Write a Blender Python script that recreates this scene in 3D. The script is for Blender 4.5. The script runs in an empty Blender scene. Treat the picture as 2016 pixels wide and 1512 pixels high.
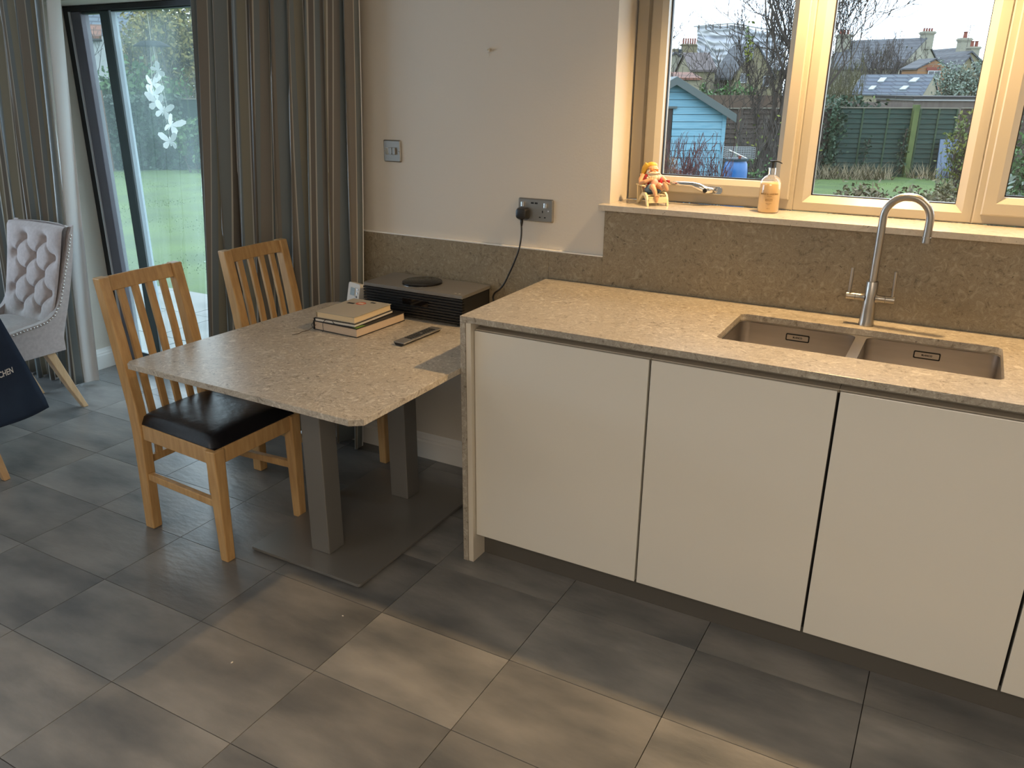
import bpy, bmesh, math, random
from mathutils import Vector, Matrix, noise
from mathutils.geometry import tessellate_polygon
random.seed(7)
PI = math.pi
S = bpy.context.scene
C = S.collection

# ---------------------------------------------------------------- camera
CAM = Vector((1.34468, -2.10081, 1.58795))
FPX = 1588.9
YAW = 0.50424
RM = Matrix(((0.8755264, -0.1725016, 0.4513277), (0.4831296, 0.3004367, -0.8223890), (0.0062680, 0.9380730, 0.3463809)))
cd = bpy.data.cameras.new('camera'); cam = bpy.data.objects.new('camera', cd); C.objects.link(cam)
cd.sensor_width = 36; cd.lens = FPX*36/2016; cd.clip_start = .02; cd.clip_end = 500
cam.matrix_world = Matrix.Translation(CAM) @ RM.to_4x4()
S.camera = cam
S.view_settings.view_transform = 'Standard'; S.view_settings.look = 'None'
S.view_settings.gamma = 1; S.view_settings.exposure = 0.0; S.view_settings.use_curve_mapping = False
S.cycles.use_denoising = True
S.cycles.max_bounces = 10; S.cycles.diffuse_bounces = 5; S.cycles.transparent_max_bounces = 24
S.cycles.sample_clamp_indirect = 6

# ---------------------------------------------------------------- world: overcast winter sky
w = bpy.data.worlds.new('sky'); S.world = w; w.use_nodes = True
nt = w.node_tree; bg = nt.nodes['Background']
tc = nt.nodes.new('ShaderNodeTexCoord'); nz = nt.nodes.new('ShaderNodeTexNoise'); rp = nt.nodes.new('ShaderNodeValToRGB')
nz.inputs['Scale'].default_value = 2.2; nz.inputs['Detail'].default_value = 4
nt.links.new(tc.outputs['Generated'], nz.inputs['Vector']); nt.links.new(nz.outputs['Fac'], rp.inputs['Fac'])
rp.color_ramp.elements[0].position = .3; rp.color_ramp.elements[0].color = (.66, .82, 1, 1)
rp.color_ramp.elements[1].position = .7; rp.color_ramp.elements[1].color = (.84, .93, 1, 1)
nt.links.new(rp.outputs['Color'], bg.inputs['Color']); bg.inputs['Strength'].default_value = 4.3

def lamp(name, kind, loc, energy, col, size=.1, rot=(0, 0, 0), **k):
    l = bpy.data.lights.new(name, kind); l.energy = energy; l.color = col
    if kind == 'AREA':
        l.size = size
        if 'sy' in k: l.shape = 'RECTANGLE'; l.size_y = k['sy']
        if 'spread' in k: l.spread = k['spread']
    if kind == 'SPOT':
        l.shadow_soft_size = size; l.spot_size = k.get('angle', 2.2); l.spot_blend = k.get('blend', .6)
    if kind == 'POINT': l.shadow_soft_size = size
    o = bpy.data.objects.new(name, l); C.objects.link(o); o.location = loc; o.rotation_euler = rot
    return o
WARM = (1, .64, .29)
WARM2 = (1, .83, .64)
ZC = 2.26                                # ceiling height
lamp('window_downlight_light', 'SPOT', (1.04, .55, ZC-.03), 122, WARM, .03, angle=2.25, blend=.7)
lamp('window_downlight_light', 'SPOT', (1.98, .55, ZC-.03), 40, WARM, .03, angle=2.3, blend=.8)
lamp('kitchen_ceiling_light', 'AREA', (1.7, -3.2, ZC-.04), 64, WARM2, 1.6, sy=1.6)
lamp('dining_ceiling_light', 'AREA', (-1.9, -2.6, ZC-.04), 12, (1, .90, .80), 1.2, sy=1.2)
lamp('added_side_light', 'AREA', (-5.02, -1.6, 1.15), 62, (.42, .70, 1), 2.6, rot=(0, -PI/2, 0), sy=1.9)   # cool area light added outside the added window, brightens the dining side

# ---------------------------------------------------------------- materials
def srgb(r, g, b):
    f = lambda c: (c/255/12.92) if c/255 <= .04045 else ((c/255+.055)/1.055)**2.4
    return (f(r), f(g), f(b), 1)
MATS = {}
ALB = 1.0       # reflectance scale, lowered for the outdoor materials
def mat(name, col, rough=.5, metal=0, col2=None, scale=8, detail=4, stretch=None, bump=0, bscale=None, coat=0, spec=.5,
        rnd=0, trans=0, sheen=0, lo=.35, hi=.65, dist=0, emis=None, alpha=1):
    if name in MATS: return MATS[name]
    col = tuple(c*ALB for c in col[:3]); col2 = tuple(c*ALB for c in col2[:3]) if col2 is not None else None
    m = bpy.data.materials.new(name); m.use_nodes = True; n = m.node_tree.nodes; L = m.node_tree.links
    b = n['Principled BSDF']; b.inputs['Base Color'].default_value = (*col[:3], 1)
    b.inputs['Roughness'].default_value = rough; b.inputs['Metallic'].default_value = metal
    b.inputs['Coat Weight'].default_value = coat; b.inputs['Coat Roughness'].default_value = .05
    b.inputs['Specular IOR Level'].default_value = spec
    b.inputs['Transmission Weight'].default_value = trans; b.inputs['Sheen Weight'].default_value = sheen
    src = None
    if col2 is not None or bump:
        t = n.new('ShaderNodeTexCoord'); mp = n.new('ShaderNodeMapping'); L.new(t.outputs['Object'], mp.inputs['Vector'])
        if stretch: mp.inputs['Scale'].default_value = stretch
        vec = mp.outputs['Vector']
        if rnd:
            oi = n.new('ShaderNodeObjectInfo'); mu = n.new('ShaderNodeVectorMath'); mu.operation = 'SCALE'
            cb = n.new('ShaderNodeCombineXYZ'); L.new(oi.outputs['Random'], cb.inputs[0]); L.new(oi.outputs['Random'], cb.inputs[1]); L.new(oi.outputs['Random'], cb.inputs[2])
            L.new(cb.outputs[0], mu.inputs[0]); mu.inputs['Scale'].default_value = 37
            ad = n.new('ShaderNodeVectorMath'); L.new(vec, ad.inputs[0]); L.new(mu.outputs[0], ad.inputs[1]); vec = ad.outputs[0]
    if col2 is not None:
        nz = n.new('ShaderNodeTexNoise'); nz.inputs['Scale'].default_value = scale; nz.inputs['Detail'].default_value = detail
        nz.inputs['Distortion'].default_value = dist
        L.new(vec, nz.inputs['Vector']); r = n.new('ShaderNodeValToRGB'); L.new(nz.outputs['Fac'], r.inputs['Fac'])
        r.color_ramp.elements[0].position = lo; r.color_ramp.elements[1].position = hi
        r.color_ramp.elements[0].color = (*col[:3], 1); r.color_ramp.elements[1].color = (*col2[:3], 1)
        src = r.outputs['Color']
        if rnd:
            oi2 = n.new('ShaderNodeObjectInfo'); hv = n.new('ShaderNodeHueSaturation'); mr = n.new('ShaderNodeMapRange')
            L.new(oi2.outputs['Random'], mr.inputs['Value']); mr.inputs['To Min'].default_value = 1-rnd; mr.inputs['To Max'].default_value = 1+rnd
            L.new(mr.outputs['Result'], hv.inputs['Value']); L.new(src, hv.inputs['Color']); src = hv.outputs['Color']
        L.new(src, b.inputs['Base Color'])
    if bump:
        n2 = n.new('ShaderNodeTexNoise'); n2.inputs['Scale'].default_value = bscale or scale; n2.inputs['Detail'].default_value = 5
        L.new(vec, n2.inputs['Vector']); bp = n.new('ShaderNodeBump'); bp.inputs['Strength'].default_value = bump
        bp.inputs['Distance'].default_value = .01
        L.new(n2.outputs['Fac'], bp.inputs['Height']); L.new(bp.outputs['Normal'], b.inputs['Normal'])
    if emis: b.inputs['Emission Color'].default_value = (*emis[:3], 1); b.inputs['Emission Strength'].default_value = emis[3]
    MATS[name] = m
    return m

def glass_mat(name, tint=(1, 1, 1), refl=1.0, haze=0.0, hazecol=(.75, .9, .9)):
    m = bpy.data.materials.new(name); m.use_nodes = True; n = m.node_tree.nodes; L = m.node_tree.links
    n.remove(n['Principled BSDF']); out = n['Material Output']
    tr = n.new('ShaderNodeBsdfTransparent'); tr.inputs['Color'].default_value = (*tint, 1)
    gl = n.new('ShaderNodeBsdfGlossy'); gl.inputs['Roughness'].default_value = .01
    fr = n.new('ShaderNodeLayerWeight'); fr.inputs['Blend'].default_value = .5     # Schlick: same from both faces
    pw = n.new('ShaderNodeMath'); pw.operation = 'POWER'; L.new(fr.outputs['Facing'], pw.inputs[0]); pw.inputs[1].default_value = 4.5
    mu = n.new('ShaderNodeMath'); mu.operation = 'MULTIPLY_ADD'; L.new(pw.outputs[0], mu.inputs[0]); mu.inputs[1].default_value = .9*min(refl, 1); mu.inputs[2].default_value = .075*refl
    mx = n.new('ShaderNodeMixShader'); L.new(mu.outputs[0], mx.inputs[0]); L.new(tr.outputs[0], mx.inputs[1]); L.new(gl.outputs[0], mx.inputs[2])
    last = mx
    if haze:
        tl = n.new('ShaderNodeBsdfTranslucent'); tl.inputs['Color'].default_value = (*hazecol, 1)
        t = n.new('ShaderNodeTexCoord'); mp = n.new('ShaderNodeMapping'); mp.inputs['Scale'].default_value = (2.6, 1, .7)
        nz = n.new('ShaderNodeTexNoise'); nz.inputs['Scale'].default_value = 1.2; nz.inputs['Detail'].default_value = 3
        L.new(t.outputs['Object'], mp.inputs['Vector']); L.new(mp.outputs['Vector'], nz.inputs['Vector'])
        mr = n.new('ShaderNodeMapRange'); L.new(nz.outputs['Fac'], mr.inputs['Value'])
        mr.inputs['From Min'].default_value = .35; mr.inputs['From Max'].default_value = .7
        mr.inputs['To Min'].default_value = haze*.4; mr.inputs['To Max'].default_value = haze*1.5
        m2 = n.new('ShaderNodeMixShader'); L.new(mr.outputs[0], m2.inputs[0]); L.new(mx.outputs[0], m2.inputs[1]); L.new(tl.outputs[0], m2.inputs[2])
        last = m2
    L.new(last.outputs[0], out.inputs['Surface']); MATS[name] = m
    return m

def quartz(name, base, dark, light, sc=1.0, rough=.3):
    m = bpy.data.materials.new(name); m.use_nodes = True; n = m.node_tree.nodes; L = m.node_tree.links; b = n['Principled BSDF']
    t = n.new('ShaderNodeTexCoord'); v = t.outputs['Object']
    def nse(s, d, ds):
        x = n.new('ShaderNodeTexNoise'); x.inputs['Scale'].default_value = s*sc; x.inputs['Detail'].default_value = d; x.inputs['Distortion'].default_value = ds
        L.new(v, x.inputs['Vector']); return x.outputs['Fac']
    def ramp(f, stops):
        r = n.new('ShaderNodeValToRGB'); L.new(f, r.inputs['Fac']); e = r.color_ramp.elements
        e[0].position, e[0].color = stops[0][0], (*stops[0][1], 1); e[1].position, e[1].color = stops[-1][0], (*stops[-1][1], 1)
        for p, c in stops[1:-1]:
            k = e.new(p); k.color = (*c, 1)
        return r.outputs['Color']
    a = ramp(nse(26, 4, 2.4), [(.30, dark), (.43, base), (.55, base), (.68, light)])
    w_, k_ = (1, 1, 1), (0, 0, 0)
    vein = ramp(nse(34, 3, 3.2), [(.455, k_), (.488, w_), (.512, w_), (.545, k_)])
    fleck = ramp(nse(60, 2, 1.5), [(.24, w_), (.31, k_), (.9, k_)])
    big = ramp(nse(3.2, 3, .6), [(.3, (.90, .90, .90)), (.7, (1.06, 1.04, 1.0))])
    m1 = n.new('ShaderNodeMix'); m1.data_type = 'RGBA'; L.new(vein, m1.inputs[0]); L.new(a, m1.inputs[6]); m1.inputs[7].default_value = (*[c*.80+.2*d for c, d in zip(light, base)], 1)
    sc1 = n.new('ShaderNodeMath'); sc1.operation = 'MULTIPLY'; L.new(vein, sc1.inputs[0]); sc1.inputs[1].default_value = .6; L.new(sc1.outputs[0], m1.inputs[0])
    m2 = n.new('ShaderNodeMix'); m2.data_type = 'RGBA'; L.new(fleck, m2.inputs[0]); L.new(m1.outputs[2], m2.inputs[6]); m2.inputs[7].default_value = (*[c*.55 for c in dark], 1)
    m3 = n.new('ShaderNodeMix'); m3.data_type = 'RGBA'; m3.blend_type = 'MULTIPLY'; m3.inputs[0].default_value = 1; L.new(m2.outputs[2], m3.inputs[6]); L.new(big, m3.inputs[7])
    L.new(m3.outputs[2], b.inputs['Base Color']); b.inputs['Roughness'].default_value = rough
    MATS[name] = m; return m

def brick_mat(name, c1, c2, mortar, bw=.22, bh=.07, scale=1, rough=.9, rnd=.5, axis='xz'):
    c1, c2, mortar = [(*[q*ALB for q in c_[:3]], 1) for c_ in (c1, c2, mortar)]
    m = bpy.data.materials.new(name); m.use_nodes = True; n = m.node_tree.nodes; L = m.node_tree.links; b = n['Principled BSDF']
    t = n.new('ShaderNodeTexCoord'); sp = n.new('ShaderNodeSeparateXYZ'); cb = n.new('ShaderNodeCombineXYZ')
    L.new(t.outputs['Object'], sp.inputs[0]); ad = n.new('ShaderNodeMath'); L.new(sp.outputs[0], ad.inputs[0]); L.new(sp.outputs[1], ad.inputs[1])
    L.new(ad.outputs[0], cb.inputs[0]); L.new(sp.outputs[2], cb.inputs[1])
    br = n.new('ShaderNodeTexBrick'); L.new(cb.outputs[0], br.inputs['Vector'])
    br.inputs['Color1'].default_value = c1; br.inputs['Color2'].default_value = c2; br.inputs['Mortar'].default_value = mortar
    br.inputs['Scale'].default_value = scale; br.inputs['Brick Width'].default_value = bw; br.inputs['Row Height'].default_value = bh
    br.inputs['Mortar Size'].default_value = .012*bh/.07
    L.new(br.outputs['Color'], b.inputs['Base Color']); b.inputs['Roughness'].default_value = rough
    MATS[name] = m; return m

M_WALL = mat('wall_paint', (.62, .57, .495), .7, bump=.06, bscale=120)
M_CEIL = mat('ceiling_paint', (.80, .77, .72), .8)
M_TRIMW = mat('white_gloss_paint', (.78, .77, .74), .35)
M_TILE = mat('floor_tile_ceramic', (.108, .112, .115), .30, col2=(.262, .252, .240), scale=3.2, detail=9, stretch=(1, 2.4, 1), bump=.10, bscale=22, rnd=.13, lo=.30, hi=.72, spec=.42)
M_GROUT = mat('dark_grout', (.035, .033, .03), .9)
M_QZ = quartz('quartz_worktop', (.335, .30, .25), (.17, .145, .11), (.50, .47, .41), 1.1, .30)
M_SILL = quartz('quartz_sill_lit', (.50, .46, .40), (.42, .38, .32), (.56, .53, .47), 1.0, .20)  # same stone as the worktop, lightened: daylight put into the colour
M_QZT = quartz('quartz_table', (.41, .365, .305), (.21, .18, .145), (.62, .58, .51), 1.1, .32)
M_QZS = quartz('quartz_splashback_shaded', (.25, .205, .14), (.15, .118, .078), (.35, .305, .225), 1.15, .30)  # worktop stone again, darkened: its warm shade is put into the colour
M_GLOSSW = mat('gloss_white_lacquer', (.72, .69, .62), .10, coat=.3)
M_PANEL = mat('cabinet_panel_cream', (.66, .60, .50), .3)
M_RAIL = mat('handle_rail_beige', (.42, .37, .30), .35)
M_PLINTH = mat('plinth_grey', (.10, .092, .08), .45)
M_DARK = mat('dark_gap', (.01, .01, .01), .8)
M_STEEL = mat('brushed_steel', (.44, .415, .38), .30, 1, bump=.05, bscale=60, stretch=(1, 1, 30))
M_SINK = mat('sink_steel', (.46, .43, .40), .33, 1, col2=(.53, .50, .47), scale=4, stretch=(1, 1, 8))
M_CHROME = mat('chrome', (.75, .74, .73), .08, 1)
M_PLATE = mat('satin_nickel_plate', (.36, .34, .31), .36, 1)
M_TMETAL = mat('table_grey_metal', (.25, .24, .225), .38, .5)
M_OAK = mat('honey_oak', (.48, .285, .115), .42, col2=(.60, .38, .17), scale=7, detail=6, stretch=(9, 9, 1), bump=.04, bscale=30)
M_BEECH = mat('light_beech', (.53, .34, .18), .45, col2=(.62, .42, .24), scale=6, stretch=(8, 8, 1))
M_LEATHER = mat('black_leather', (.008, .008, .011), .34, bump=.35, bscale=14, spec=.45)
M_UPH = mat('dusky_pink_linen', (.40, .345, .335), .85, col2=(.46, .40, .39), scale=60, bump=.12, bscale=300, sheen=.3)
M_STUD = mat('silver_stud', (.7, .68, .65), .2, 1)
M_NAVY = mat('navy_cotton', (.012, .026, .062), .85, col2=(.02, .042, .09), scale=5, bump=.2, bscale=9)
M_WTEXT = mat('white_print', (.8, .82, .85), .7)
M_UPVC = mat('cream_upvc', (.41, .375, .31), .32)
M_GASKET = mat('black_gasket', (.008, .008, .01), .5)
M_ALU = mat('door_grey_aluminium', (.13, .125, .15), .4, .2)
M_ALU2 = mat('door_teal_grey_aluminium', (.07, .095, .10), .3, .4)
M_GLASS = glass_mat('window_glass', (.97, .99, .99), .8)
M_DGLASS = glass_mat('door_glass', (.90, .98, .97), 1.0, .13, (.70, .93, .95))  # reflected haze imitated by a tinted translucent veil in the pane
M_BLACK = mat('black_plastic', (.012, .012, .012), .38)
M_GREYTOP = mat('brushed_grey_top', (.26, .25, .235), .38, .6)
M_BGLOSS = mat('black_gloss_dial', (.006, .005, .005), .08, spec=.35)
M_WPLAST = mat('white_plastic', (.66, .63, .57), .4)
M_LCD = mat('grey_lcd', (.13, .15, .11), .3)
M_PAPER = mat('cream_pages', (.76, .62, .40), .85, col2=(.66, .52, .33), scale=90, stretch=(1, 1, 40))
M_PAPERW = mat('white_pages', (.74, .70, .64), .85, col2=(.66, .62, .56), scale=90, stretch=(1, 1, 40))
M_PAPERP = mat('pinkish_pages', (.62, .50, .38), .85, col2=(.52, .40, .30), scale=90, stretch=(1, 1, 40))
M_COVER = mat('grey_cream_cover', (.40, .36, .29), .6)
M_BCOVER = mat('black_cover', (.015, .013, .012), .5)

# ---------------------------------------------------------------- helpers
ORG = {}
class MB:
    def __init__(s): s.v = []; s.f = []; s.m = []; s.mi = 0; s.uv = None
    def add(s, vs, fs):
        o = len(s.v); s.v += [tuple(v) for v in vs]; s.f += [tuple(i+o for i in f) for f in fs]; s.m += [s.mi]*len(fs); return s
    def box(s, x0, x1, y0, y1, z0, z1, M=None):
        vs = [Vector((x, y, z)) for z in (z0, z1) for x, y in ((x0, y0), (x1, y0), (x1, y1), (x0, y1))]
        if M is not None: vs = [M @ v for v in vs]
        return s.add(vs, [(3, 2, 1, 0), (4, 5, 6, 7), (0, 1, 5, 4), (1, 2, 6, 5), (2, 3, 7, 6), (3, 0, 4, 7)])
    def bar(s, a, b, wx, wy=None, up=(0, 0, 1), w2=None):
        """square-section bar from a to b; section wx along side axis, wy along the other; w2 scales the far end"""
        a, b = Vector(a), Vector(b); d = (b-a).normalized(); wy = wy or wx; k = w2 if w2 is not None else 1
        sd = d.cross(Vector(up)); sd = Vector((1, 0, 0)) if sd.length < 1e-4 else sd.normalized(); u = sd.cross(d).normalized()
        vs = []
        for p, q in ((a, 1), (b, k)):
            for i, j in ((-1, -1), (1, -1), (1, 1), (-1, 1)): vs.append(p+sd*(i*wx*q/2)+u*(j*wy*q/2))
        return s.add(vs, [(3, 2, 1, 0), (4, 5, 6, 7), (0, 1, 5, 4), (1, 2, 6, 5), (2, 3, 7, 6), (3, 0, 4, 7)])
    def tube(s, pts, rs, n=8, cap=True, sq=None):
        pts = [Vector(p) for p in pts]; rs = [rs]*len(pts) if not hasattr(rs, '__len__') else rs
        o = len(s.v); prev = None; vs = []
        for i, p in enumerate(pts):
            d = (pts[min(i+1, len(pts)-1)]-pts[max(i-1, 0)]).normalized()
            if prev is None:
                t = Vector((0, 0, 1)) if abs(d.z) < .9 else Vector((1, 0, 0)); sd = d.cross(t).normalized()
            else:
                sd = (prev - d*prev.dot(d)).normalized()
            prev = sd; u = d.cross(sd)
            for k in range(n):
                a = 2*PI*k/n; vs.append(p+sd*(math.cos(a)*rs[i])+u*(math.sin(a)*rs[i]*(sq or 1)))
        fs = [(i*n+k, i*n+(k+1) % n, (i+1)*n+(k+1) % n, (i+1)*n+k) for i in range(len(pts)-1) for k in range(n)]
        if cap: fs += [tuple(range(n-1, -1, -1)), tuple((len(pts)-1)*n+k for k in range(n))]
        return s.add(vs, fs)
    def lathe(s, prof, c=(0, 0, 0), n=32, M=None, cap=True):
        c = Vector(c); vs = []
        for r, z in prof:
            for k in range(n):
                a = 2*PI*k/n; v = Vector((r*math.cos(a), r*math.sin(a), z)); v = (M @ v if M is not None else v)+c; vs.append(v)
        fs = [(i*n+k, i*n+(k+1) % n, (i+1)*n+(k+1) % n, (i+1)*n+k) for i in range(len(prof)-1) for k in range(n)]
        if cap: fs += [tuple(range(n-1, -1, -1)), tuple((len(prof)-1)*n+k for k in range(n))]
        return s.add(vs, fs)
    def ball(s, c, r, n=12, m=8, M=None):
        r = r if hasattr(r, '__len__') else (r, r, r); c = Vector(c); vs = []
        for i in range(m+1):
            t = PI*i/m
            for k in range(n):
                a = 2*PI*k/n; v = Vector((r[0]*math.sin(t)*math.cos(a), r[1]*math.sin(t)*math.sin(a), r[2]*math.cos(t)))
                vs.append((M @ v if M is not None else v)+c)
        fs = [(i*n+k, (i+1)*n+k, (i+1)*n+(k+1) % n, i*n+(k+1) % n) for i in range(m) for k in range(n)]
        return s.add(vs, fs)
    def prism(s, loops, h0, h1, fn):
        """loops: outer and holes as 2D lists; fn(u, v, h) -> 3D point"""
        tris = tessellate_polygon([[Vector((u, v, 0)) for u, v in lp] for lp in loops]); flat = [p for lp in loops for p in lp]; n = len(flat)
        vs = [fn(u, v, h0) for u, v in flat]+[fn(u, v, h1) for u, v in flat]
        fs = [tuple(t) for t in tris]+[tuple(i+n for i in reversed(t)) for t in tris]; o = 0
        for lp in loops:
            k = len(lp)
            fs += [(o+i, o+(i+1) % k, n+o+(i+1) % k, n+o+i) for i in range(k)]; o += k
        return s.add(vs, fs)
    def mesh(s, name, mats, smooth=False, off=Vector((0, 0, 0))):
        me = bpy.data.meshes.new(name)
        me.from_pydata([Vector(v)-off for v in s.v], [], s.f)
        mats = mats if isinstance(mats, (list, tuple)) else [mats]
        for m in mats: me.materials.append(m)
        if len(mats) > 1: me.polygons.foreach_set('material_index', s.m)
        if s.uv:
            l = me.uv_layers.new(name='UVMap')
            for lp in me.loops: l.data[lp.index].uv = s.uv[lp.vertex_index]
        bm = bmesh.new(); bm.from_mesh(me); bmesh.ops.recalc_face_normals(bm, faces=bm.faces); bm.to_mesh(me); bm.free()
        if smooth: me.polygons.foreach_set('use_smooth', [True]*len(me.polygons))
        me.update(); return me
    def build(s, name, mats, parent=None, smooth=False, bevel=0, seg=2, local=False, label=None, kind=None, angle=None, origin=None):
        off = Vector((0, 0, 0)) if local else (ORG.get(parent.name, Vector((0, 0, 0))) if parent is not None else Vector((0, 0, 0)))
        if parent is None and not local:
            xs, ys, zs = zip(*s.v); off = Vector(origin) if origin else Vector(((min(xs)+max(xs))/2, (min(ys)+max(ys))/2, min(zs)))
        me = s.mesh(name, mats, smooth, off); o = bpy.data.objects.new(name, me); C.objects.link(o)
        if parent is not None: o.parent = parent; ORG[o.name] = off
        else: o.location = off; ORG[o.name] = off
        if bevel:
            b = o.modifiers.new('bevel', 'BEVEL'); b.width = bevel; b.segments = seg; b.limit_method = 'ANGLE'; b.angle_limit = .6
        if smooth and angle: me.set_sharp_from_angle(angle=angle)
        if label: o['label'] = label
        if kind: o['kind'] = kind
        return o
def thing(name, label, cat, loc=(0, 0, 0), rz=0, group=None):
    o = bpy.data.objects.new(name, None); C.objects.link(o); o.location = loc; o.rotation_euler = (0, 0, rz)
    o.empty_display_size = .05
    o['label'] = label; o['category'] = cat; ORG[o.name] = Vector(loc) if not rz else Vector((0, 0, 0))
    if group: o['group'] = group
    return o
def tag(o, label, cat, group=None, kind=None):
    o['label'] = label; o['category'] = cat
    if group: o['group'] = group
    if kind: o['kind'] = kind
    return o
def dup(root, loc, rz, label):
    r = root.copy(); C.objects.link(r); r.location = loc; r.rotation_euler = (0, 0, rz); r['label'] = label
    for ch in list(root.children):
        c = ch.copy(); C.objects.link(c); c.parent = r
        for g in ch.children:
            d = g.copy(); C.objects.link(d); d.parent = c
    return r
def rrect(x0, x1, y0, y1, r, n=5):
    pts = []
    for cx, cy, a0 in ((x1-r, y1-r, 0), (x0+r, y1-r, 90), (x0+r, y0+r, 180), (x1-r, y0+r, 270)):
        for k in range(n+1):
            a = math.radians(a0+90*k/n); pts.append((cx+r*math.cos(a), cy+r*math.sin(a)))
    return pts
XY = lambda u, v, h: (u, v, h)
XZ = lambda u, v, h: (u, h, v)
YZ = lambda u, v, h: (h, u, v)
def text_mesh(txt, size, fn, name, m, parent, bold=0, font=None, spacing=1.0, local=False):
    cu = bpy.data.curves.new('t', 'FONT'); cu.body = txt; cu.size = size; cu.align_x = 'CENTER'; cu.align_y = 'CENTER'
    cu.offset = bold; cu.extrude = .0002; cu.resolution_u = 3; cu.space_character = spacing
    to = bpy.data.objects.new('t', cu); C.objects.link(to); bpy.context.view_layer.update()
    me = bpy.data.meshes.new_from_object(to.evaluated_get(bpy.context.evaluated_depsgraph_get()))
    bpy.data.objects.remove(to); off = Vector((0, 0, 0)) if local else ORG.get(parent.name, Vector((0, 0, 0)))
    for v in me.vertices: v.co = Vector(fn(v.co.x, v.co.y, v.co.z))-off
    me.materials.clear(); me.materials.append(m); me.update(); o = bpy.data.objects.new(name, me); C.objects.link(o); o.parent = parent; ORG[o.name] = off
    return o
ray = lambda u, v: RM @ Vector(((u-1008)/FPX, -(v-756)/FPX, -1))
GR = Vector((math.cos(YAW), math.sin(YAW), 0)); GF = Vector((-math.sin(YAW), math.cos(YAW), 0))
def at(u, v, Y):                      # surveying aid: the garden point seen at a photo position, Y metres ahead
    d = ray(u, v); return CAM + d*(Y/d.dot(GF))
def gp(X, Y, z=0):                    # garden coordinates: X across the view, Y ahead
    p = GR*X+GF*Y; return Vector((CAM.x+p.x, CAM.y+p.y, z))
def ground(Y): return -.12 if Y < 6 else (-.12-(Y-6)*.025 if Y < 24 else -.57-(Y-24)*.02)

# ================================================================ ROOM SHELL
WY = .640      # wall face
D = .624       # face of splashback and upstand
b = MB()
for x0, x1, z0, z1 in ((-4.9, -2.97, 0, ZC), (-2.97, -1.15, 1.965, ZC), (-1.15, .235, 0, ZC), (.235, 2.32, 0, 1.172), (.235, 2.32, 2.12, ZC), (2.32, 3.0, 0, ZC)):
    b.box(x0, x1, WY, .96, z0, z1)
b.build('wall_back', M_WALL, kind='structure', origin=(0, WY, 0))
b = MB()
for y0, y1, z0, z1 in ((-5, -2.95, 0, ZC), (-.25, .96, 0, ZC), (-2.95, -.25, 0, .15), (-2.95, -.25, 2.12, ZC)): b.box(-4.98, -4.9, y0, y1, z0, z1)
b.build('wall_left', M_WALL, kind='structure')
W2_ = thing('added_side_window', '', ''); del W2_['label']; del W2_['category']; W2_['kind'] = 'structure'; W2_.location = (-4.94, -1.6, .15); ORG[W2_.name] = Vector((-4.94, -1.6, .15))  # unseen window, added so cool light can reach the dining side
b = MB()
for y0, y1, z0, z1 in ((-2.95, -2.89, .15, 2.12), (-.31, -.25, .15, 2.12), (-2.89, -.31, .15, .21), (-2.89, -.31, 2.06, 2.12), (-1.63, -1.57, .21, 2.06)): b.box(-4.975, -4.915, y0, y1, z0, z1)
b.build('window_frame', M_ALU, W2_)
MB().box(3.0, 3.08, -5, .96, 0, ZC).build('wall_right', M_WALL, kind='structure')
MB().box(-4.9, 3.0, -5.08, -5, 0, ZC).build('wall_front', M_WALL, kind='structure')
MB().box(-4.9, 3.0, -5, .96, ZC, ZC+.1).build('ceiling', M_CEIL, kind='structure')
fl = MB().box(-4.9, 3.0, -5, .83, -.10, -.008).build('floor', M_GROUT, kind='structure', origin=(0, 0, 0))
TX, TY, OX, OY = .4681, .3157, -1.4686, -.7076
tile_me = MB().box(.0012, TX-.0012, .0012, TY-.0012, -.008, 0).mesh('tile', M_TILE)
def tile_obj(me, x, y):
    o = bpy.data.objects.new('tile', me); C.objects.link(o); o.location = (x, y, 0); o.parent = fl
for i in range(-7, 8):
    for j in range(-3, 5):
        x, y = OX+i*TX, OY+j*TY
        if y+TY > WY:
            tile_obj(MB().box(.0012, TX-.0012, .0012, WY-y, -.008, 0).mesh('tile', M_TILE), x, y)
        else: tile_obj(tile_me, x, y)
s = MB()
s.box(-4.9, 3, -5, OY-3*TY, -.008, 0); s.box(-2.97, -1.15, WY, .83, -.008, 0); s.box(OX+8*TX, 3, OY-3*TY, WY, -.008, 0)
s.build('floor_beyond', M_TILE, fl)
# skirting boards
def skirt(name, a, b_, nrm, h=.118, t=.018):
    a, b_ = Vector(a), Vector(b_); nrm = Vector(nrm); m = MB(); prof = [(0, 0), (t, 0), (t, h*.68), (t*.75, h*.74), (t*.75, h*.80), (t*.5, h*.86), (t*.35, h*.95), (0, h)]
    vs = [p+nrm*u+Vector((0, 0, z)) for p in (a, b_) for u, z in prof]; n = len(prof)
    m.add(vs, [(i, (i+1) % n, n+(i+1) % n, n+i) for i in range(n)]+[tuple(range(n)), tuple(range(2*n-1, n-1, -1))])
    return m.build(name, M_TRIMW, kind='structure')
skirt('baseboard_back', (-1.15, WY, 0), (-.001, WY, 0), (0, -1, 0))
skirt('baseboard_reveal', (-2.97, WY-.0, 0), (-2.97, .83, 0), (1, 0, 0))
skirt('baseboard_left', (-4.9, WY, 0), (-2.97, WY, 0), (0, -1, 0))
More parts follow.
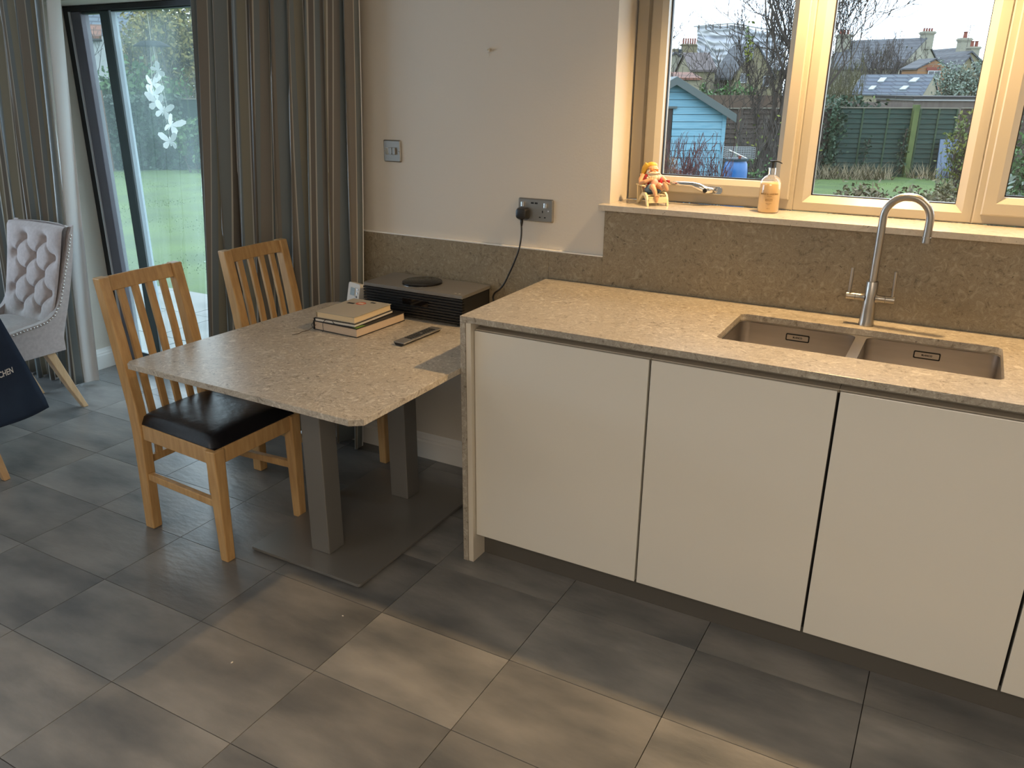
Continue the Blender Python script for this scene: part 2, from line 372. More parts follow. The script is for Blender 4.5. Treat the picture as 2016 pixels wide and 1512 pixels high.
# downlights in the ceiling above the sink
for i, (x, y) in enumerate(((1.04, .55), (1.98, .55))):
    t = thing('ceiling_downlight', ('round recessed ceiling downlight above the tap', 'round recessed ceiling downlight right of the sink')[i], 'downlight', (x, y, ZC))
    MB().prism([[(x+.042*math.cos(a), y+.042*math.sin(a)) for a in [2*PI*k/32 for k in range(32)]], [(x+.03*math.cos(a), y+.03*math.sin(a)) for a in [2*PI*k/32 for k in range(32)]]], ZC-.006, ZC-.0005, XY).build('bezel', M_CHROME, t)
    MB().lathe([(.03, 0), (.03, .004)], (x, y, ZC-.005), 24).build('lens', mat('lamp_lens', (1, .9, .7), .3, emis=(1, .75, .45, 6)), t)

# ---- window ----
WN = thing('window_1', '', ''); del WN['label']; del WN['category']; WN['kind'] = 'structure'
WN.location = (1.2, .8, 1.195); ORG[WN.name] = Vector((1.2, .8, 1.195))
def frame_ring(name, x0, x1, z0, z1, wd, y0, y1, bev, parent, m=M_UPVC):
    """mitred frame ring with bevelled inner edge: bars bottom, right, top, left"""
    mb = MB(); lv = [(0, y0+.003), (.004, y0), (wd-bev, y0), (wd, y0+bev*.9), (wd, y1), (0, y1)]
    cs = [lambda d: (x0+d, z0+d), lambda d: (x1-d, z0+d), lambda d: (x1-d, z1-d), lambda d: (x0+d, z1-d)]
    out = []
    for k in range(4):
        mb = MB(); n = len(lv); vs = []
        for c in (cs[k], cs[(k+1) % 4]):
            for d, y in lv: x, z = c(d); vs.append((x, y, z))
        mb.add(vs, [(i, (i+1) % n, n+(i+1) % n, n+i) for i in range(n)]+[tuple(range(n)), tuple(range(2*n-1, n-1, -1))])
        out.append(mb)
    return out
ZT, ZB = 2.115, 1.196
fr = MB().box(.237, 2.318, .872, .93, ZB, ZB+.02)       # hidden outer packer
frm = fr.build('window_frame', M_UPVC, WN)
def ring(name, x0, x1, z0, z1, wd, y0, y1, bev):
    for mb in frame_ring(name, x0, x1, z0, z1, wd, y0, y1, bev, WN): mb.build(name, M_UPVC, WN)
# outer frame fields
ring('frame_bar', .242, .835, ZB, ZT, .062, .80, .872, .022)
ring('frame_bar', .835, 1.375, ZB, ZT, .052, .80, .872, .022)
ring('frame_bar', 1.375, 1.935, ZB, ZT, .058, .80, .872, .022)
ring('frame_bar', 1.935, 2.316, ZB, ZT, .058, .80, .872, .022)
def sash(x0, x1, z0, z1):
    for mb in frame_ring('sash', x0, x1, z0, z1, .054, .782, .86, .018, WN): mb.build('sash_bar', M_UPVC, WN)
sash(.300, .822, 1.232, ZT-.03)
sash(1.395, 1.915, 1.226, ZT-.03)
def pane(x0, x1, z0, z1, y=.835):
    g = MB()
    for a, c, e, f in ((x0-.006, x0, z0-.006, z1+.006), (x1, x1+.006, z0-.006, z1+.006), (x0-.006, x1+.006, z0-.006, z0), (x0-.006, x1+.006, z1, z1+.006)): g.box(a, c, y-.008, y+.004, e, f)
    gk = g.build('gasket', M_GASKET, WN)
    MB().add([(x0-.004, y, z0-.004), (x1+.004, y, z0-.004), (x1+.004, y, z1+.004), (x0-.004, y, z1+.004)], [(0, 1, 2, 3)]).build('glass_pane', M_GLASS, WN)
pane(.358, .766, 1.290, ZT-.09); pane(.891, 1.321, 1.251, ZT-.06); pane(1.453, 1.857, 1.284, ZT-.09); pane(1.997, 2.254, 1.258, ZT-.06)
# espagnolette handle on the left sash
h = MB(); hy = .782
hb = MB(); hb.prism([rrect(.532, .600, 1.236, 1.262, .0125, 6)], hy-.0105, hy-.0005, XZ)
hd = hb.build('window_handle', M_CHROME, WN, bevel=.003, smooth=True, angle=.5, label='polished chrome lever handle')
h.tube([(.575, hy-.012, 1.249), (.548, hy-.030, 1.250), (.520, hy-.036, 1.262), (.500, hy-.038, 1.268), (.455, hy-.038, 1.268), (.428, hy-.037, 1.268)], [.011, .0125, .012, .0085, .0075, .007], 12, sq=1)
h.build('lever', M_CHROME, hd, smooth=True)
MB().lathe([(.0075, 0), (.0075, .002)], (.548, hy-.044, 1.250), 16, Matrix.Rotation(PI/2, 3, 'X')).build('lock', M_BLACK, hd)
# quartz window sill, splashback and upstand
b = MB(); b.box(.2075, .2365, .596, WY-.0005, 1.175, 1.195); b.box(.2365, 2.5, .596, .80, 1.175, 1.195)
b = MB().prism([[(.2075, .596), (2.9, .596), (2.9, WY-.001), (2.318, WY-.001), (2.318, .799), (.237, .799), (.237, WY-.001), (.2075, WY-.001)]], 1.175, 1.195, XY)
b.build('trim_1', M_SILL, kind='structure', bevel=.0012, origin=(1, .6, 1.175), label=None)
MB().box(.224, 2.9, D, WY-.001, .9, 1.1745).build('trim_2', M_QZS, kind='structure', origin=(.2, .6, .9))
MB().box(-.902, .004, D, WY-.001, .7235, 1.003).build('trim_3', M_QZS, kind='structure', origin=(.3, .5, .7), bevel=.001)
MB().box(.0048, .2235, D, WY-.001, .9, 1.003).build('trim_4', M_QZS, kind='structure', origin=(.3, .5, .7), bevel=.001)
MB().box(-.902, .2235, D-.0006, WY-.001, 1.0032, 1.0075).build('trim_5', M_TRIMW, kind='structure')
# ---- patio door ----
DR = thing('door_1', '', ''); del DR['label']; del DR['category']; DR['kind'] = 'structure'; DR.location = (-2.06, .85, 0); ORG[DR.name] = Vector((-2.06, .85, 0))
dz = 1.963
f = MB(); f.box(-2.968, -2.922, .83, .93, .0, dz); f.box(-1.2, -1.152, .83, .93, 0, dz); f.box(-2.922, -1.2, .83, .93, dz-.026, dz); f.box(-2.922, -1.2, .83, .93, 0, .03)
f.build('door_frame', M_GASKET, DR, bevel=.002)
MB().box(-2.9215, -2.916, .826, .84, .03, dz-.027).build('seal', mat('pale_seal', (.55, .56, .58), .5), DR)
MB().box(-2.9155, -2.838, .835, .885, .031, dz-.027).build('stile', M_ALU, DR, bevel=.003)
m_ = MB(); m_.box(-2.697, -2.628, .845, .895, .031, dz-.027); m_.build('stile', M_ALU2, DR, bevel=.004)
MB().box(-2.6275, -2.612, .85, .885, .031, dz-.027).build('seal', mat('pale_blue_seal', (.38, .47, .53), .4), DR)
r = MB(); r.box(-2.837, -2.6975, .845, .885, .031, .085); r.box(-2.837, -2.6975, .845, .885, dz-.04, dz-.0275); r.box(-2.6115, -1.201, .85, .89, .031, .085); r.box(-2.6115, -1.201, .85, .89, dz-.034, dz-.0275)
r.build('door_rail', M_ALU2, DR, bevel=.002)
for x0, x1, y in ((-2.8375, -2.697, .862), (-2.6115, -1.201, .872)):
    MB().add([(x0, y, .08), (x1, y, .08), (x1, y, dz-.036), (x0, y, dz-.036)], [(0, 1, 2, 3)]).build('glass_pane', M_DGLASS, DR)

# ================================================================ KITCHEN RUN
H = .90
# worktop with waterfall end
WT = thing('worktop', 'speckled beige quartz worktop with waterfall end, holding the double sink', 'worktop', (0, .3, 0))
hole = rrect(.776, 1.512, .172, .486, .022, 5)
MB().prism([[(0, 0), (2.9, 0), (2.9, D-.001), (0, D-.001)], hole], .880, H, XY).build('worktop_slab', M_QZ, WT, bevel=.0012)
MB().box(0, .0195, 0, D-.001, .0005, .8797).build('waterfall_panel', M_QZ, WT, bevel=.001)
# cabinets
XD = [(.0405, .632), (.636, 1.144), (1.1485, 1.6445), (1.649, 2.25), (2.2535, 2.85)]
labs = ['gloss white base cabinet at the left end beside the waterfall panel', 'gloss white base cabinet second from the left, under the left sink bowl',
        'gloss white base cabinet third from the left, under the right sink bowl', 'gloss white base cabinet at the right edge of the photo', 'gloss white base cabinet beyond the right edge of the photo']
XDc = [(.040, .634), (.634, 1.146), (1.146, 1.647), (1.647, 2.2515), (2.2515, 2.9)]
for i, (x0, x1) in enumerate(XD):
    c0, c1 = XDc[i]
    t = thing('base_cabinet', labs[i], 'cabinet', ((c0+c1)/2, .3, 0), 0, 'base cabinets under the worktop')
    car = MB(); e = .0006
    car.box(c0+e, c0+.0105, .042, .60, .106, .84); car.box(c1-.0105, c1-e, .042, .60, .106, .84); car.box(c0+.0105, c1-.0105, .042, .60, .106, .124); car.box(c0+.0105, c1-.0105, .58, .60, .124, .84)
    car.build('carcass', M_DARK, t)
    dx0, dx1 = x0+(.0015 if i else .0015), x1-.0015
    MB().box(dx0, dx1, .020, .040, .104, .851).build('door', M_GLOSSW, t, bevel=.0012)
    rl = MB(); rl.prism([[(.026, .8525), (.062, .8525), (.062, .8795), (.058, .8795), (.058, .858), (.030, .856), (.026, .856)]], c0+e, c1-e, YZ)
    rl.build('handle_rail', M_RAIL, t)
    rp_ = MB(); rp_.box(c0+e, c1-e, .0415, .0585, .841, .852); rp_.build('rail_web', M_RAIL, t)
ep = MB(); ep.box(.0205, .0395, .002, .60, .0005, .879)
tag(ep.build('end_panel', M_PANEL, bevel=.0008), 'cream upright end panel between waterfall panel and first cabinet', 'panel')
tag(MB().box(.040, 2.9, .078, .094, .0005, .1035).build('plinth', M_PLINTH), 'dark grey recessed plinth under the white cabinets', 'plinth')

# sink
SK = thing('double_sink', 'undermounted brushed steel sink with two bowls', 'sink', (1.145, .33, .70))
lip = MB(); lip.prism([rrect(.745, 1.545, .150, .506, .03), rrect(.778, 1.128, .178, .480, .030), rrect(1.158, 1.510, .178, .480, .030)], .8765, .8795, XY); lip.build('flange', M_SINK, SK)
dv = MB().box(1.1275, 1.1585, .178, .480, .8705, .8755).build('divider', M_CHROME, SK, bevel=.002)
for k, (x0, x1) in enumerate(((.778, 1.128), (1.158, 1.510))):
    mb = MB(); lv = [(0, .878, .030), (0, .735, .030), (.004, .718, .028), (.014, .706, .022), (.028, .702, .012)]; n = 24; vs = []; 
    for ins, z, rr in lv:
        vs += [(x, y, z) for x, y in rrect(x0+ins, x1-ins, .178+ins, .480-ins, rr)]
    fs = [(i*n+j, i*n+(j+1) % n, (i+1)*n+(j+1) % n, (i+1)*n+j) for i in range(len(lv)-1) for j in range(n)]
    cx_, cy_ = (x0+x1)/2, .36
    vs += [(cx_, cy_, .700)]; o_ = (len(lv)-1)*n; fs += [(o_+j, o_+(j+1) % n, len(vs)-1) for j in range(n)]
    mb.add(vs, fs); bo = mb.build('bowl', M_SINK, SK, smooth=True, angle=.9)
    MB().lathe([(.045, .7012), (.045, .7042), (.036, .7050), (.034, .7030), (.0, .7030)], (cx_, cy_, 0), 28).build('drain', M_CHROME, bo, smooth=True, angle=.5)
    bx, bz = ((.958, .8455), (1.327, .8475))[k]; hw = .036
    MB().prism([rrect(bx-hw, bx+hw, bz-.0115, bz+.0115, .004), rrect(bx-hw+.0035, bx+hw-.0035, bz-.008, bz+.008, .0025)], .4775, .4797, XZ).build('overflow_slot', M_DARK, bo)
    MB().prism([rrect(bx-hw+.0035, bx+hw-.0035, bz-.008, bz+.008, .0025)], .4785, .4797, XZ).build('overflow_cover', M_SINK, bo)
    text_mesh('BLANCO', .0072, lambda x, y, z, bx=bx, bz=bz: (bx+x, .4783-z, bz+y), 'badge_lettering', M_DARK, bo, bold=.0003)
# tap
TP = thing('kitchen_tap', 'brushed steel swan-neck tap with two lever handles behind the sink', 'tap', (1.144, .54, H))
px, py = 1.144, .54
MB().lathe([(.0225, .0005), (.0225, .006), (.0215, .010), (.0195, .055), (.0185, .075), (.0175, .085), (.0175, .136), (.0162, .1385), (.0118, .1385)], (px, py, H), 32).build('tap_body', M_STEEL, TP, smooth=True, angle=.5)
sp = [(px, py, H+.1387), (px, py, 1.232)]; R_ = .0625; ax = Vector((1, -.10, 0)).normalized()
for k in range(1, 17):
    a = PI*k/16; q = Vector((px, py, 1.232))+ax*(R_*(1-math.cos(a)))+Vector((0, 0, R_*math.sin(a))); sp.append(q)
sp += [Vector(sp[-1])-Vector((0, 0, .040)), Vector(sp[-1])-Vector((0, 0, .062))]
MB().tube(sp, [.0115]*(len(sp)-1)+[.0115], 20).build('spout', M_STEEL, TP, smooth=True, angle=.8)
e_ = Vector(sp[-1]); MB().lathe([(.0122, -.001), (.0122, .015), (.0116, .016)], (e_.x, e_.y, e_.z-.0005), 20).build('aerator', M_STEEL, TP, smooth=True, angle=.5)
for sgn in (-1, 1):
    cb_ = MB().tube([(px+sgn*.015, py, .987), (px+sgn*.022, py, .987), (px+sgn*.030, py, .987), (px+sgn*.042, py, .987)], [.0145, .0115, .0108, .0108], 20).build('crossbar', M_STEEL, TP, smooth=True, angle=.6)
    MB().tube([(px+sgn*.0432, py, .987), (px+sgn*.0685, py, .987)], .0110, 20).build('handle_cap', M_STEEL, TP, smooth=True, angle=.6)
    MB().tube([(px+sgn*.0615, py, .996), (px+sgn*.0605, py-.003, 1.074)], .0046, 12).build('lever', M_STEEL, TP, smooth=True, angle=.6)

# ================================================================ WALL FITTINGS
LS = thing('light_switch', 'brushed metal light switch plate on the wall beside the curtain', 'light switch', (-.717, WY, 1.337))
def plate(x0, x1, z0, z1, t, m=M_PLATE):
    y = WY-.001; lv = [(0, y), (0, y-.003), (.004, y-.007)]; n = 24; vs = []
    for i, yy in lv: vs += [(x, yy, z) for x, z in rrect(x0+i, x1-i, z0+i, z1-i, .006)]
    mb = MB(); mb.add(vs, [(i*n+j, i*n+(j+1) % n, (i+1)*n+(j+1) % n, (i+1)*n+j) for i in range(2) for j in range(n)]+[tuple(range(2*n, 3*n)), tuple(range(n))])
    return mb.build('face_plate', m, t)
plate(-.760, -.674, 1.295, 1.381, LS)
for k in range(3):
    x = -.744+k*.0165; MB().box(x, x+.0145, .6255, .6325, 1.3245, 1.352, None).build('rocker', M_PLATE if k else M_CHROME, LS, bevel=.0015)
for x in (-.7535, -.6805): MB().lathe([(.0028, 0), (.0028, .001)], (x, .6325, 1.338), 12, Matrix.Rotation(PI/2, 3, 'X')).build('screw', M_CHROME, LS)
SO = thing('wall_socket', 'brushed metal double socket with two charging slots, plug in its left half', 'socket', (-.06, WY, 1.15))
plate(-.134, .013, 1.107, 1.193, SO)
for x in (-.112, -.016): MB().box(x-.0055, x+.0055, .6245, .6325, 1.161, 1.180).build('rocker', M_CHROME, SO, bevel=.0012)
for x in (-.073, -.057): MB().box(x-.0062, x+.0062, .6318, .6328, 1.1735, 1.1795).build('charging_slot', M_DARK, SO)
MB().box(-.030-.002, -.030+.002, .6316, .6328, 1.142, 1.151).build('pin_hole', M_DARK, SO)
for x in (-.0405, -.0195): MB().box(x-.0035, x+.0035, .6316, .6328, 1.1235, 1.1275).build('pin_hole', M_DARK, SO)
MB().lathe([(.0028, 0), (.0028, .001)], (-.006, .6325, 1.15), 12, Matrix.Rotation(PI/2, 3, 'X')).build('screw', M_CHROME, SO)
text_mesh('USB', .006, lambda x, y, z: (-.065+x, .6325-z, 1.163+y), 'socket_lettering', M_DARK, SO)
PG = thing('power_plug', 'black plug in the left socket with cable hanging to the music system', 'plug', (-.10, .61, 1.11))
mb = MB(); lv = [(0, .632), (0, .615), (.003, .603), (.008, .600)]; n = 24; vs = []
for i, yy in lv: vs += [(x, yy, z) for x, z in rrect(-.131+i, -.084-i, 1.115+i, 1.1585-i, .011)]
mb.add(vs, [(i*n+j, i*n+(j+1) % n, (i+1)*n+(j+1) % n, (i+1)*n+j) for i in range(3) for j in range(n)]+[tuple(range(3*n, 4*n)), tuple(range(n))])
mb.build('plug_body', M_BLACK, PG, smooth=True, angle=.7)
MB().tube([(-.107, .612, 1.117), (-.107, .612, 1.104), (-.107, .611, 1.088)], [.0062, .0055, .003], 12).build('strain_relief', M_BLACK, PG, smooth=True)
cp = [(-.107, .611, 1.09), (-.106, .607, 1.05), (-.113, .602, 1.00), (-.135, .602, .945), (-.155, .604, .905), (-.178, .606, .862), (-.200, .608, .835), (-.222, .610, .818), (-.232, .611, .80), (-.229, .610, .778), (-.235, .6105, .765)]
def smooth_path(P, k=6):
    P = [Vector(p) for p in P]; out = []
    for i in range(len(P)-1):
        p0, p1, p2, p3 = P[max(i-1, 0)], P[i], P[i+1], P[min(i+2, len(P)-1)]
        for j in range(k):
            t = j/k; out.append(.5*((2*p1)+(p2-p0)*t+(2*p0-5*p1+4*p2-p3)*t*t+(3*p1-p0-3*p2+p3)*t**3))
    return out+[P[-1]]
MB().tube(smooth_path(cp), .0034, 8).build('cable', M_BLACK, PG, smooth=True)
hk = MB(); hk.box(-.268, -.258, WY-.010, WY-.001, 1.704, 1.716); hk.tube([(-.263, WY-.010, 1.711), (-.263, WY-.018, 1.712)], .003, 8)
hk.tube([(-.266, WY-.002, 1.703), (-.268, WY-.003, 1.699), (-.265, WY-.003, 1.694), (-.267, WY-.002, 1.688)], .0008, 6)
tag(hk.build('wall_hook', M_WPLAST, bevel=.001), 'tiny white hook left alone on the bare wall', 'hook')

# ================================================================ TABLE
ZTB = .723
TB = thing('breakfast_table', 'speckled quartz table on two grey square columns and a flat steel base', 'table', (-.46, .04, 0))
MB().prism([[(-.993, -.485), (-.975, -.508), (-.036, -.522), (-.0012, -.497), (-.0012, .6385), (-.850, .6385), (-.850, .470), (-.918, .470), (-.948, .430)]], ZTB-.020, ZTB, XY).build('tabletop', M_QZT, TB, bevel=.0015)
MB().prism([rrect(-.706, -.206, -.328, .420, .012)], .006, .016, XY).build('base_plate', M_TMETAL, TB, bevel=.003)
for x in (-.67, -.24):
    for y in (-.29, .385): MB().lathe([(.016, .0003), (.016, .0058)], (x, y, 0), 16).build('foot_pad', M_BLACK, TB)
for y0, y1 in ((-.232, -.152), (.240, .320)):
    MB().box(-.500, -.417, y0, y1, .0163, .6935).build('column', M_TMETAL, TB, bevel=.003)
    MB().box(-.60, -.32, y0-.03, y1+.03, .694, .7025).build('top_bracket', M_TMETAL, TB)

# music system
SP = thing('music_system', 'low black music system with brushed grey top and round dial, under the wall upstand', 'speaker', (-.478, .51, ZTB))
x0, x1, y0, y1 = -.713, -.243, .400, .612
MB().box(x0+.006, x1-.006, y0+.008, y1, ZTB+.006, .833).build('casing', M_BLACK, SP, bevel=.003)
MB().prism([rrect(x0, x1, y0, y1+.002, .006)], .8335, .846, XY).build('top_panel', M_GREYTOP, SP, bevel=.0015)
for k in range(9):
    z = ZTB+.012+k*.0112; mbf = MB(); mbf.box(x0, x1, y0-.001, y0+.0075, z, z+.0062); mbf.box(x1-.0055, x1, y0+.0075, y0+.02, z, z+.0062)
    mbf.build('grille_fin', M_BLACK, SP)
MB().box(-.52, -.40, y0-.0022, y0-.0012, .782, .805).build('display_window', M_BGLOSS, SP)
dc = (-.500, .508); MB().lathe([(.058, 0), (.0785, .0005), (.080, .003), (.080, .0065), (.077, .008), (.0, .008)], (dc[0], dc[1], .8462), 48).build('dial', M_BGLOSS, SP, smooth=True, angle=.5)
MB().lathe([(.083, 0), (.083, .0006)], (dc[0], dc[1], .8461), 48).build('dial_ring', M_CHROME, SP)
for x in (-.290, -.272): MB().box(x-.0045, x+.0045, .425, .4275, .8461, .8466).build('status_mark', M_WPLAST, SP)
for x in (-.69, -.27):
    for y in (.42, .595): MB().lathe([(.01, .0003), (.01, .0059)], (x, y, ZTB), 12).build('foot', M_BLACK, SP)

# thermostat
TH = thing('room_thermostat', 'small white digital thermostat standing on the table beside the music system', 'thermostat', (-.812, .455, ZTB), -.30)
R3 = Matrix.Rotation(math.radians(-12), 4, 'X')
def thb(u0, u1, z0, z1, h0, h1, name, m, bev=.002, r=.008):
    mb = MB(); mb.prism([rrect(u0, u1, z0, z1, r)], h0, h1, lambda u, v, h: R3 @ Vector((u, h, v))); return mb.build(name, m, TH, bevel=bev, local=True)
thb(-.042, .042, .003, .094, -.012, .012, 'housing', M_WPLAST, .004, .010)
thb(-.024, .014, .036, .078, -.0135, -.0122, 'bezel', M_WPLAST, 0, .003); thb(-.020, .010, .042, .074, -.0148, -.0137, 'screen', M_LCD, 0, .002)
for zz in (.070, .055): thb(.021, .031, zz-.004, zz+.004, -.0142, -.0122, 'button', M_PLATE, 0, .003)
thb(.021, .028, .036, .043, -.0142, -.0122, 'button', M_BLACK, 0, .003)
mb = MB(); mb.box(-.03, .03, -.01, .035, .0, .003); mb.build('stand', M_WPLAST, TH, local=True)

# books
def book(label, loc, rz, w_, d_, h, cover, pages, cv=.0025):
    t = thing('book', label, 'book', loc, rz, 'stack of books on the table')
    MB().box(.003, w_-.003, .003, d_-.0, cv, h-cv).build('page_block', pages, t, local=True)
    MB().box(0, w_, 0, d_+.003, 0, cv).build('cover', cover, t, local=True, bevel=.0006); MB().box(0, w_, 0, d_+.003, h-cv, h).build('cover', cover, t, local=True, bevel=.0006)
    return t
# local frame: x along the short near edge (left corner to near corner), y along the long edge
B1 = book('thick hardback with black cover and pinkish pages, lowest of the stack', (-.716, .102, ZTB+.0004), -.045, .212, .276, .034, M_BCOVER, M_PAPERP)
B2 = book('slim notebook with black cover, elastic strap and white pages, middle of the stack', (-.708, .098, ZTB+.0349), .02, .190, .236, .0125, M_BCOVER, M_PAPERW, .0018)
B3 = book('grey-cream hardback with a red cover emblem, topmost of the stack', (-.702, .104, ZTB+.0478), .01, .180, .222, .0245, M_COVER, M_PAPER)
MB().box(-.003, .0, 0, .222, 0, .0245).build('spine', M_COVER, B3, local=True, bevel=.001)
m_red = mat('red_print', (.55, .10, .05), .5)
mb = MB(); mb.lathe([(.020, 0), (.020, .0003)], (.075, .172, .0246), 24); mb.build('emblem', m_red, B3, local=True)
mb = MB(); mb.box(.064, .088, .164, .180, .0250, .0253); mb.build('emblem_highlight', mat('cream_print', (.7, .55, .40), .5), B3, local=True)
MB().box(.022, .054, .150, .166, .0246, .0249).build('dark_print', M_DARK, B3, local=True); MB().box(.10, .122, .196, .208, .0246, .0249).build('dark_print', M_DARK, B3, local=True)
MB().box(-.0025, 0, 0, .236, 0, .0125).build('spine', M_BCOVER, B2, local=True)
MB().tube(smooth_path([(.055, -.001, .012), (.052, -.006, .008), (.046, -.008, -.005), (.045, -.006, -.028), (.043, -.010, -.0332)]), .0022, 6, sq=.4).build('strap', M_BCOVER, B2, local=True)
MB().tube(smooth_path([(.088, -.001, .0115), (.098, -.004, .004), (.118, -.002, .0), (.16, -.001, .0005)]), .0012, 6).build('elastic', M_BCOVER, B2, local=True)
MB().box(-.003, .0, 0, .276, 0, .034).build('spine', M_BCOVER, B1, local=True)
MB().tube(smooth_path([(.012, .0, .020), (.008, -.012, .014), (.0, -.03, .004), (-.01, -.055, .0018), (-.004, -.075, .0018), (-.012, -.10, .0018)]), .0016, 6, sq=.5).build('ribbon', mat('brown_ribbon', (.06, .035, .02), .7), B1, local=True)
MB().tube(smooth_path([(.006, .0, .032), (-.004, -.004, .022), (-.004, -.005, .012), (.004, -.004, .003)]), .0012, 6).build('ribbon', M_BCOVER, B1, local=True)
mb = MB(); mb.box(.188, .210, .006, .052, .0342, .0346); mb.build('cover_print', mat('green_print', (.16, .30, .04), .5), B1, local=True)

# remote
RC = thing('remote_control', 'slim grey and black remote control lying on the table before the music system', 'remote', (-.312, .205, ZTB+.0004), -.04)
mb = MB(); prof = [(-.0225, .010), (-.015, .001), (-.010, 0), (.010, 0), (.015, .001), (.0225, .010)]
mb.prism([prof], -.112, .112, lambda u, v, h: (u, h, v)); mb.build('underside', M_BLACK, RC, local=True)
MB().box(-.0235, .0235, -.113, .113, .0102, .0142).build('face', M_GREYTOP, RC, local=True, bevel=.0012)
MB().box(.0236, .0246, -.113, .113, .0105, .0140).build('edge_strip', M_CHROME, RC, local=True)
for r_ in range(12):
    for c_ in range(3):
        if r_ in (6,) and c_ == 1: continue
        MB().box(-.015+c_*.0115, -.007+c_*.0115, -.060+r_*.0125, -.0535+r_*.0125, .0143, .0156).build('button', M_BLACK, RC, local=True)

# ================================================================ DINING CHAIRS (oak, slatted)
def dining_chair(label, loc, rz):
    t = thing('dining_chair', label, 'chair', loc, rz, 'slatted oak dining chairs at the table')
    # local: faces +x; width along y; rear legs at x=-.225, front at x=.225
    W2, WR = .1825, .153       # half widths: front legs, rear legs
    for sg in (-1, 1):
        y = sg*WR; mb = MB(); w_ = .040
        P = [(-.222, 0, .046), (-.214, .20, .046), (-.208, .40, .050), (-.214, .50, .050), (-.252, .75, .046), (-.290, .958, .038)]
        vs = []; 
        for x, z, d_ in P: vs += [(x-d_/2, y-w_/2, z), (x+d_/2, y-w_/2, z), (x+d_/2, y+w_/2, z), (x-d_/2, y+w_/2, z)]
        fs = [(0, 3, 2, 1), (20, 21, 22, 23)]+[(4*i+k, 4*i+(k+1) % 4, 4*i+4+(k+1) % 4, 4*i+4+k) for i in range(5) for k in range(4)]
        mb.add(vs, fs); mb.build('rear_leg', M_OAK, t, local=True, bevel=.004)
        y = sg*W2; mb = MB(); vs = []
        for x, z, d_ in ((.205, 0, .036), (.207, .43, .047)): vs += [(x-d_/2, y-d_/2, z), (x+d_/2, y-d_/2, z), (x+d_/2, y+d_/2, z), (x-d_/2, y+d_/2, z)]
        mb.add(vs, [(0, 3, 2, 1), (4, 5, 6, 7)]+[(k, (k+1) % 4, 4+(k+1) % 4, 4+k) for k in range(4)]); mb.build('front_leg', M_OAK, t, local=True, bevel=.004)
        MB().bar((-.183, sg*(WR+.002), .401), (.182, sg*(W2-.002), .401), .022, .058).build('seat_rail', M_OAK, t, local=True, bevel=.003)
        MB().bar((-.190, sg*(WR+.002), .219), (.184, sg*(W2-.002), .219), .022, .028).build('side_stretcher', M_OAK, t, local=True, bevel=.003)
    for x0, x1, q_ in ((.196, .220, W2), (-.216, -.195, WR)): MB().box(x0, x1, -q_+.024, q_-.024, .372, .430).build('seat_rail', M_OAK, t, local=True, bevel=.003)
    MB().box(-.224, -.204, -WR+.021, WR-.021, .262, .290).build('rear_stretcher', M_OAK, t, local=True, bevel=.003)
    # top rail (follows the lean)
    mb = MB(); a, b_ = Vector((-.2805, 0, .905)), Vector((-.2905, 0, .957)); n = (b_-a).normalized(); q = Vector((-n.z, 0, n.x))*-1
    vs = []
    for yy in [(-WR+.0205)+(2*WR-.041)*k/8 for k in range(9)]:
        bow = -.008*(1-(yy/WR)**2)
        for p in (a, b_): vs += [p+q*.010+Vector((bow, yy, 0)), p-q*.010+Vector((bow, yy, 0))]
    mb.add(vs, [(4*i, 4*i+1, 4*i+5, 4*i+4) for i in range(8)]+[(4*i+1, 4*i+3, 4*i+7, 4*i+5) for i in range(8)]+[(4*i+3, 4*i+2, 4*i+6, 4*i+7) for i in range(8)]+[(4*i+2, 4*i, 4*i+4, 4*i+6) for i in range(8)]+[(0, 1, 3, 2), (32, 34, 35, 33)])
    mb.build('top_rail', M_OAK, t, local=True, bevel=.003)
    for k in range(4):
        y = -.0885+k*.059; MB(); mb = MB(); vs = []
        for x, z in ((-.214, .288), (-.211, .42), (-.222, .50), (-.252, .72), (-.286, .908)): vs += [(x-.007, y-.013, z), (x+.007, y-.013, z), (x+.007, y+.013, z), (x-.007, y+.013, z)]
        mb.add(vs, [(0, 3, 2, 1), (16, 17, 18, 19)]+[(4*i+j, 4*i+(j+1) % 4, 4*i+4+(j+1) % 4, 4*i+4+j) for i in range(4) for j in range(4)]); mb.build('back_slat', M_OAK, t, local=True, bevel=.002)
    # padded seat
    mb = MB(); n = 22; vs = []
    for i in range(n+1):
        for j in range(n+1):
            u, v = i/n*2-1, j/n*2-1
            e = max(0, 1-abs(u)**6)*max(0, 1-abs(v)**6); hgt = .432+.044*e**.35+.008*(1-u*u)*(1-v*v)
            hgt += .0012*noise.noise(Vector((u*3, v*3, 1)))*e
            vs.append((u*.212+.004, v*(.175+.015*u), hgt))
    fs = [(i*(n+1)+j, (i+1)*(n+1)+j, (i+1)*(n+1)+j+1, i*(n+1)+j+1) for i in range(n) for j in range(n)]
    mb.add(vs, fs); o = len(mb.v); mb.prism([[(-.208, -.160), (.216, -.190), (.216, .190), (-.208, .160)]], .4305, .433, XY)
    mb.build('seat_pad', M_LEATHER, t, local=True, smooth=True, angle=.9)
    return t
ch = dining_chair('slatted oak dining chair with black leather seat, nearer of the two at the table', (-.934, -.230, .0005), 0)
dup(ch, (-.940, .325, .0005), -.02, 'slatted oak dining chair with black leather seat, against the curtain and partly behind the table')

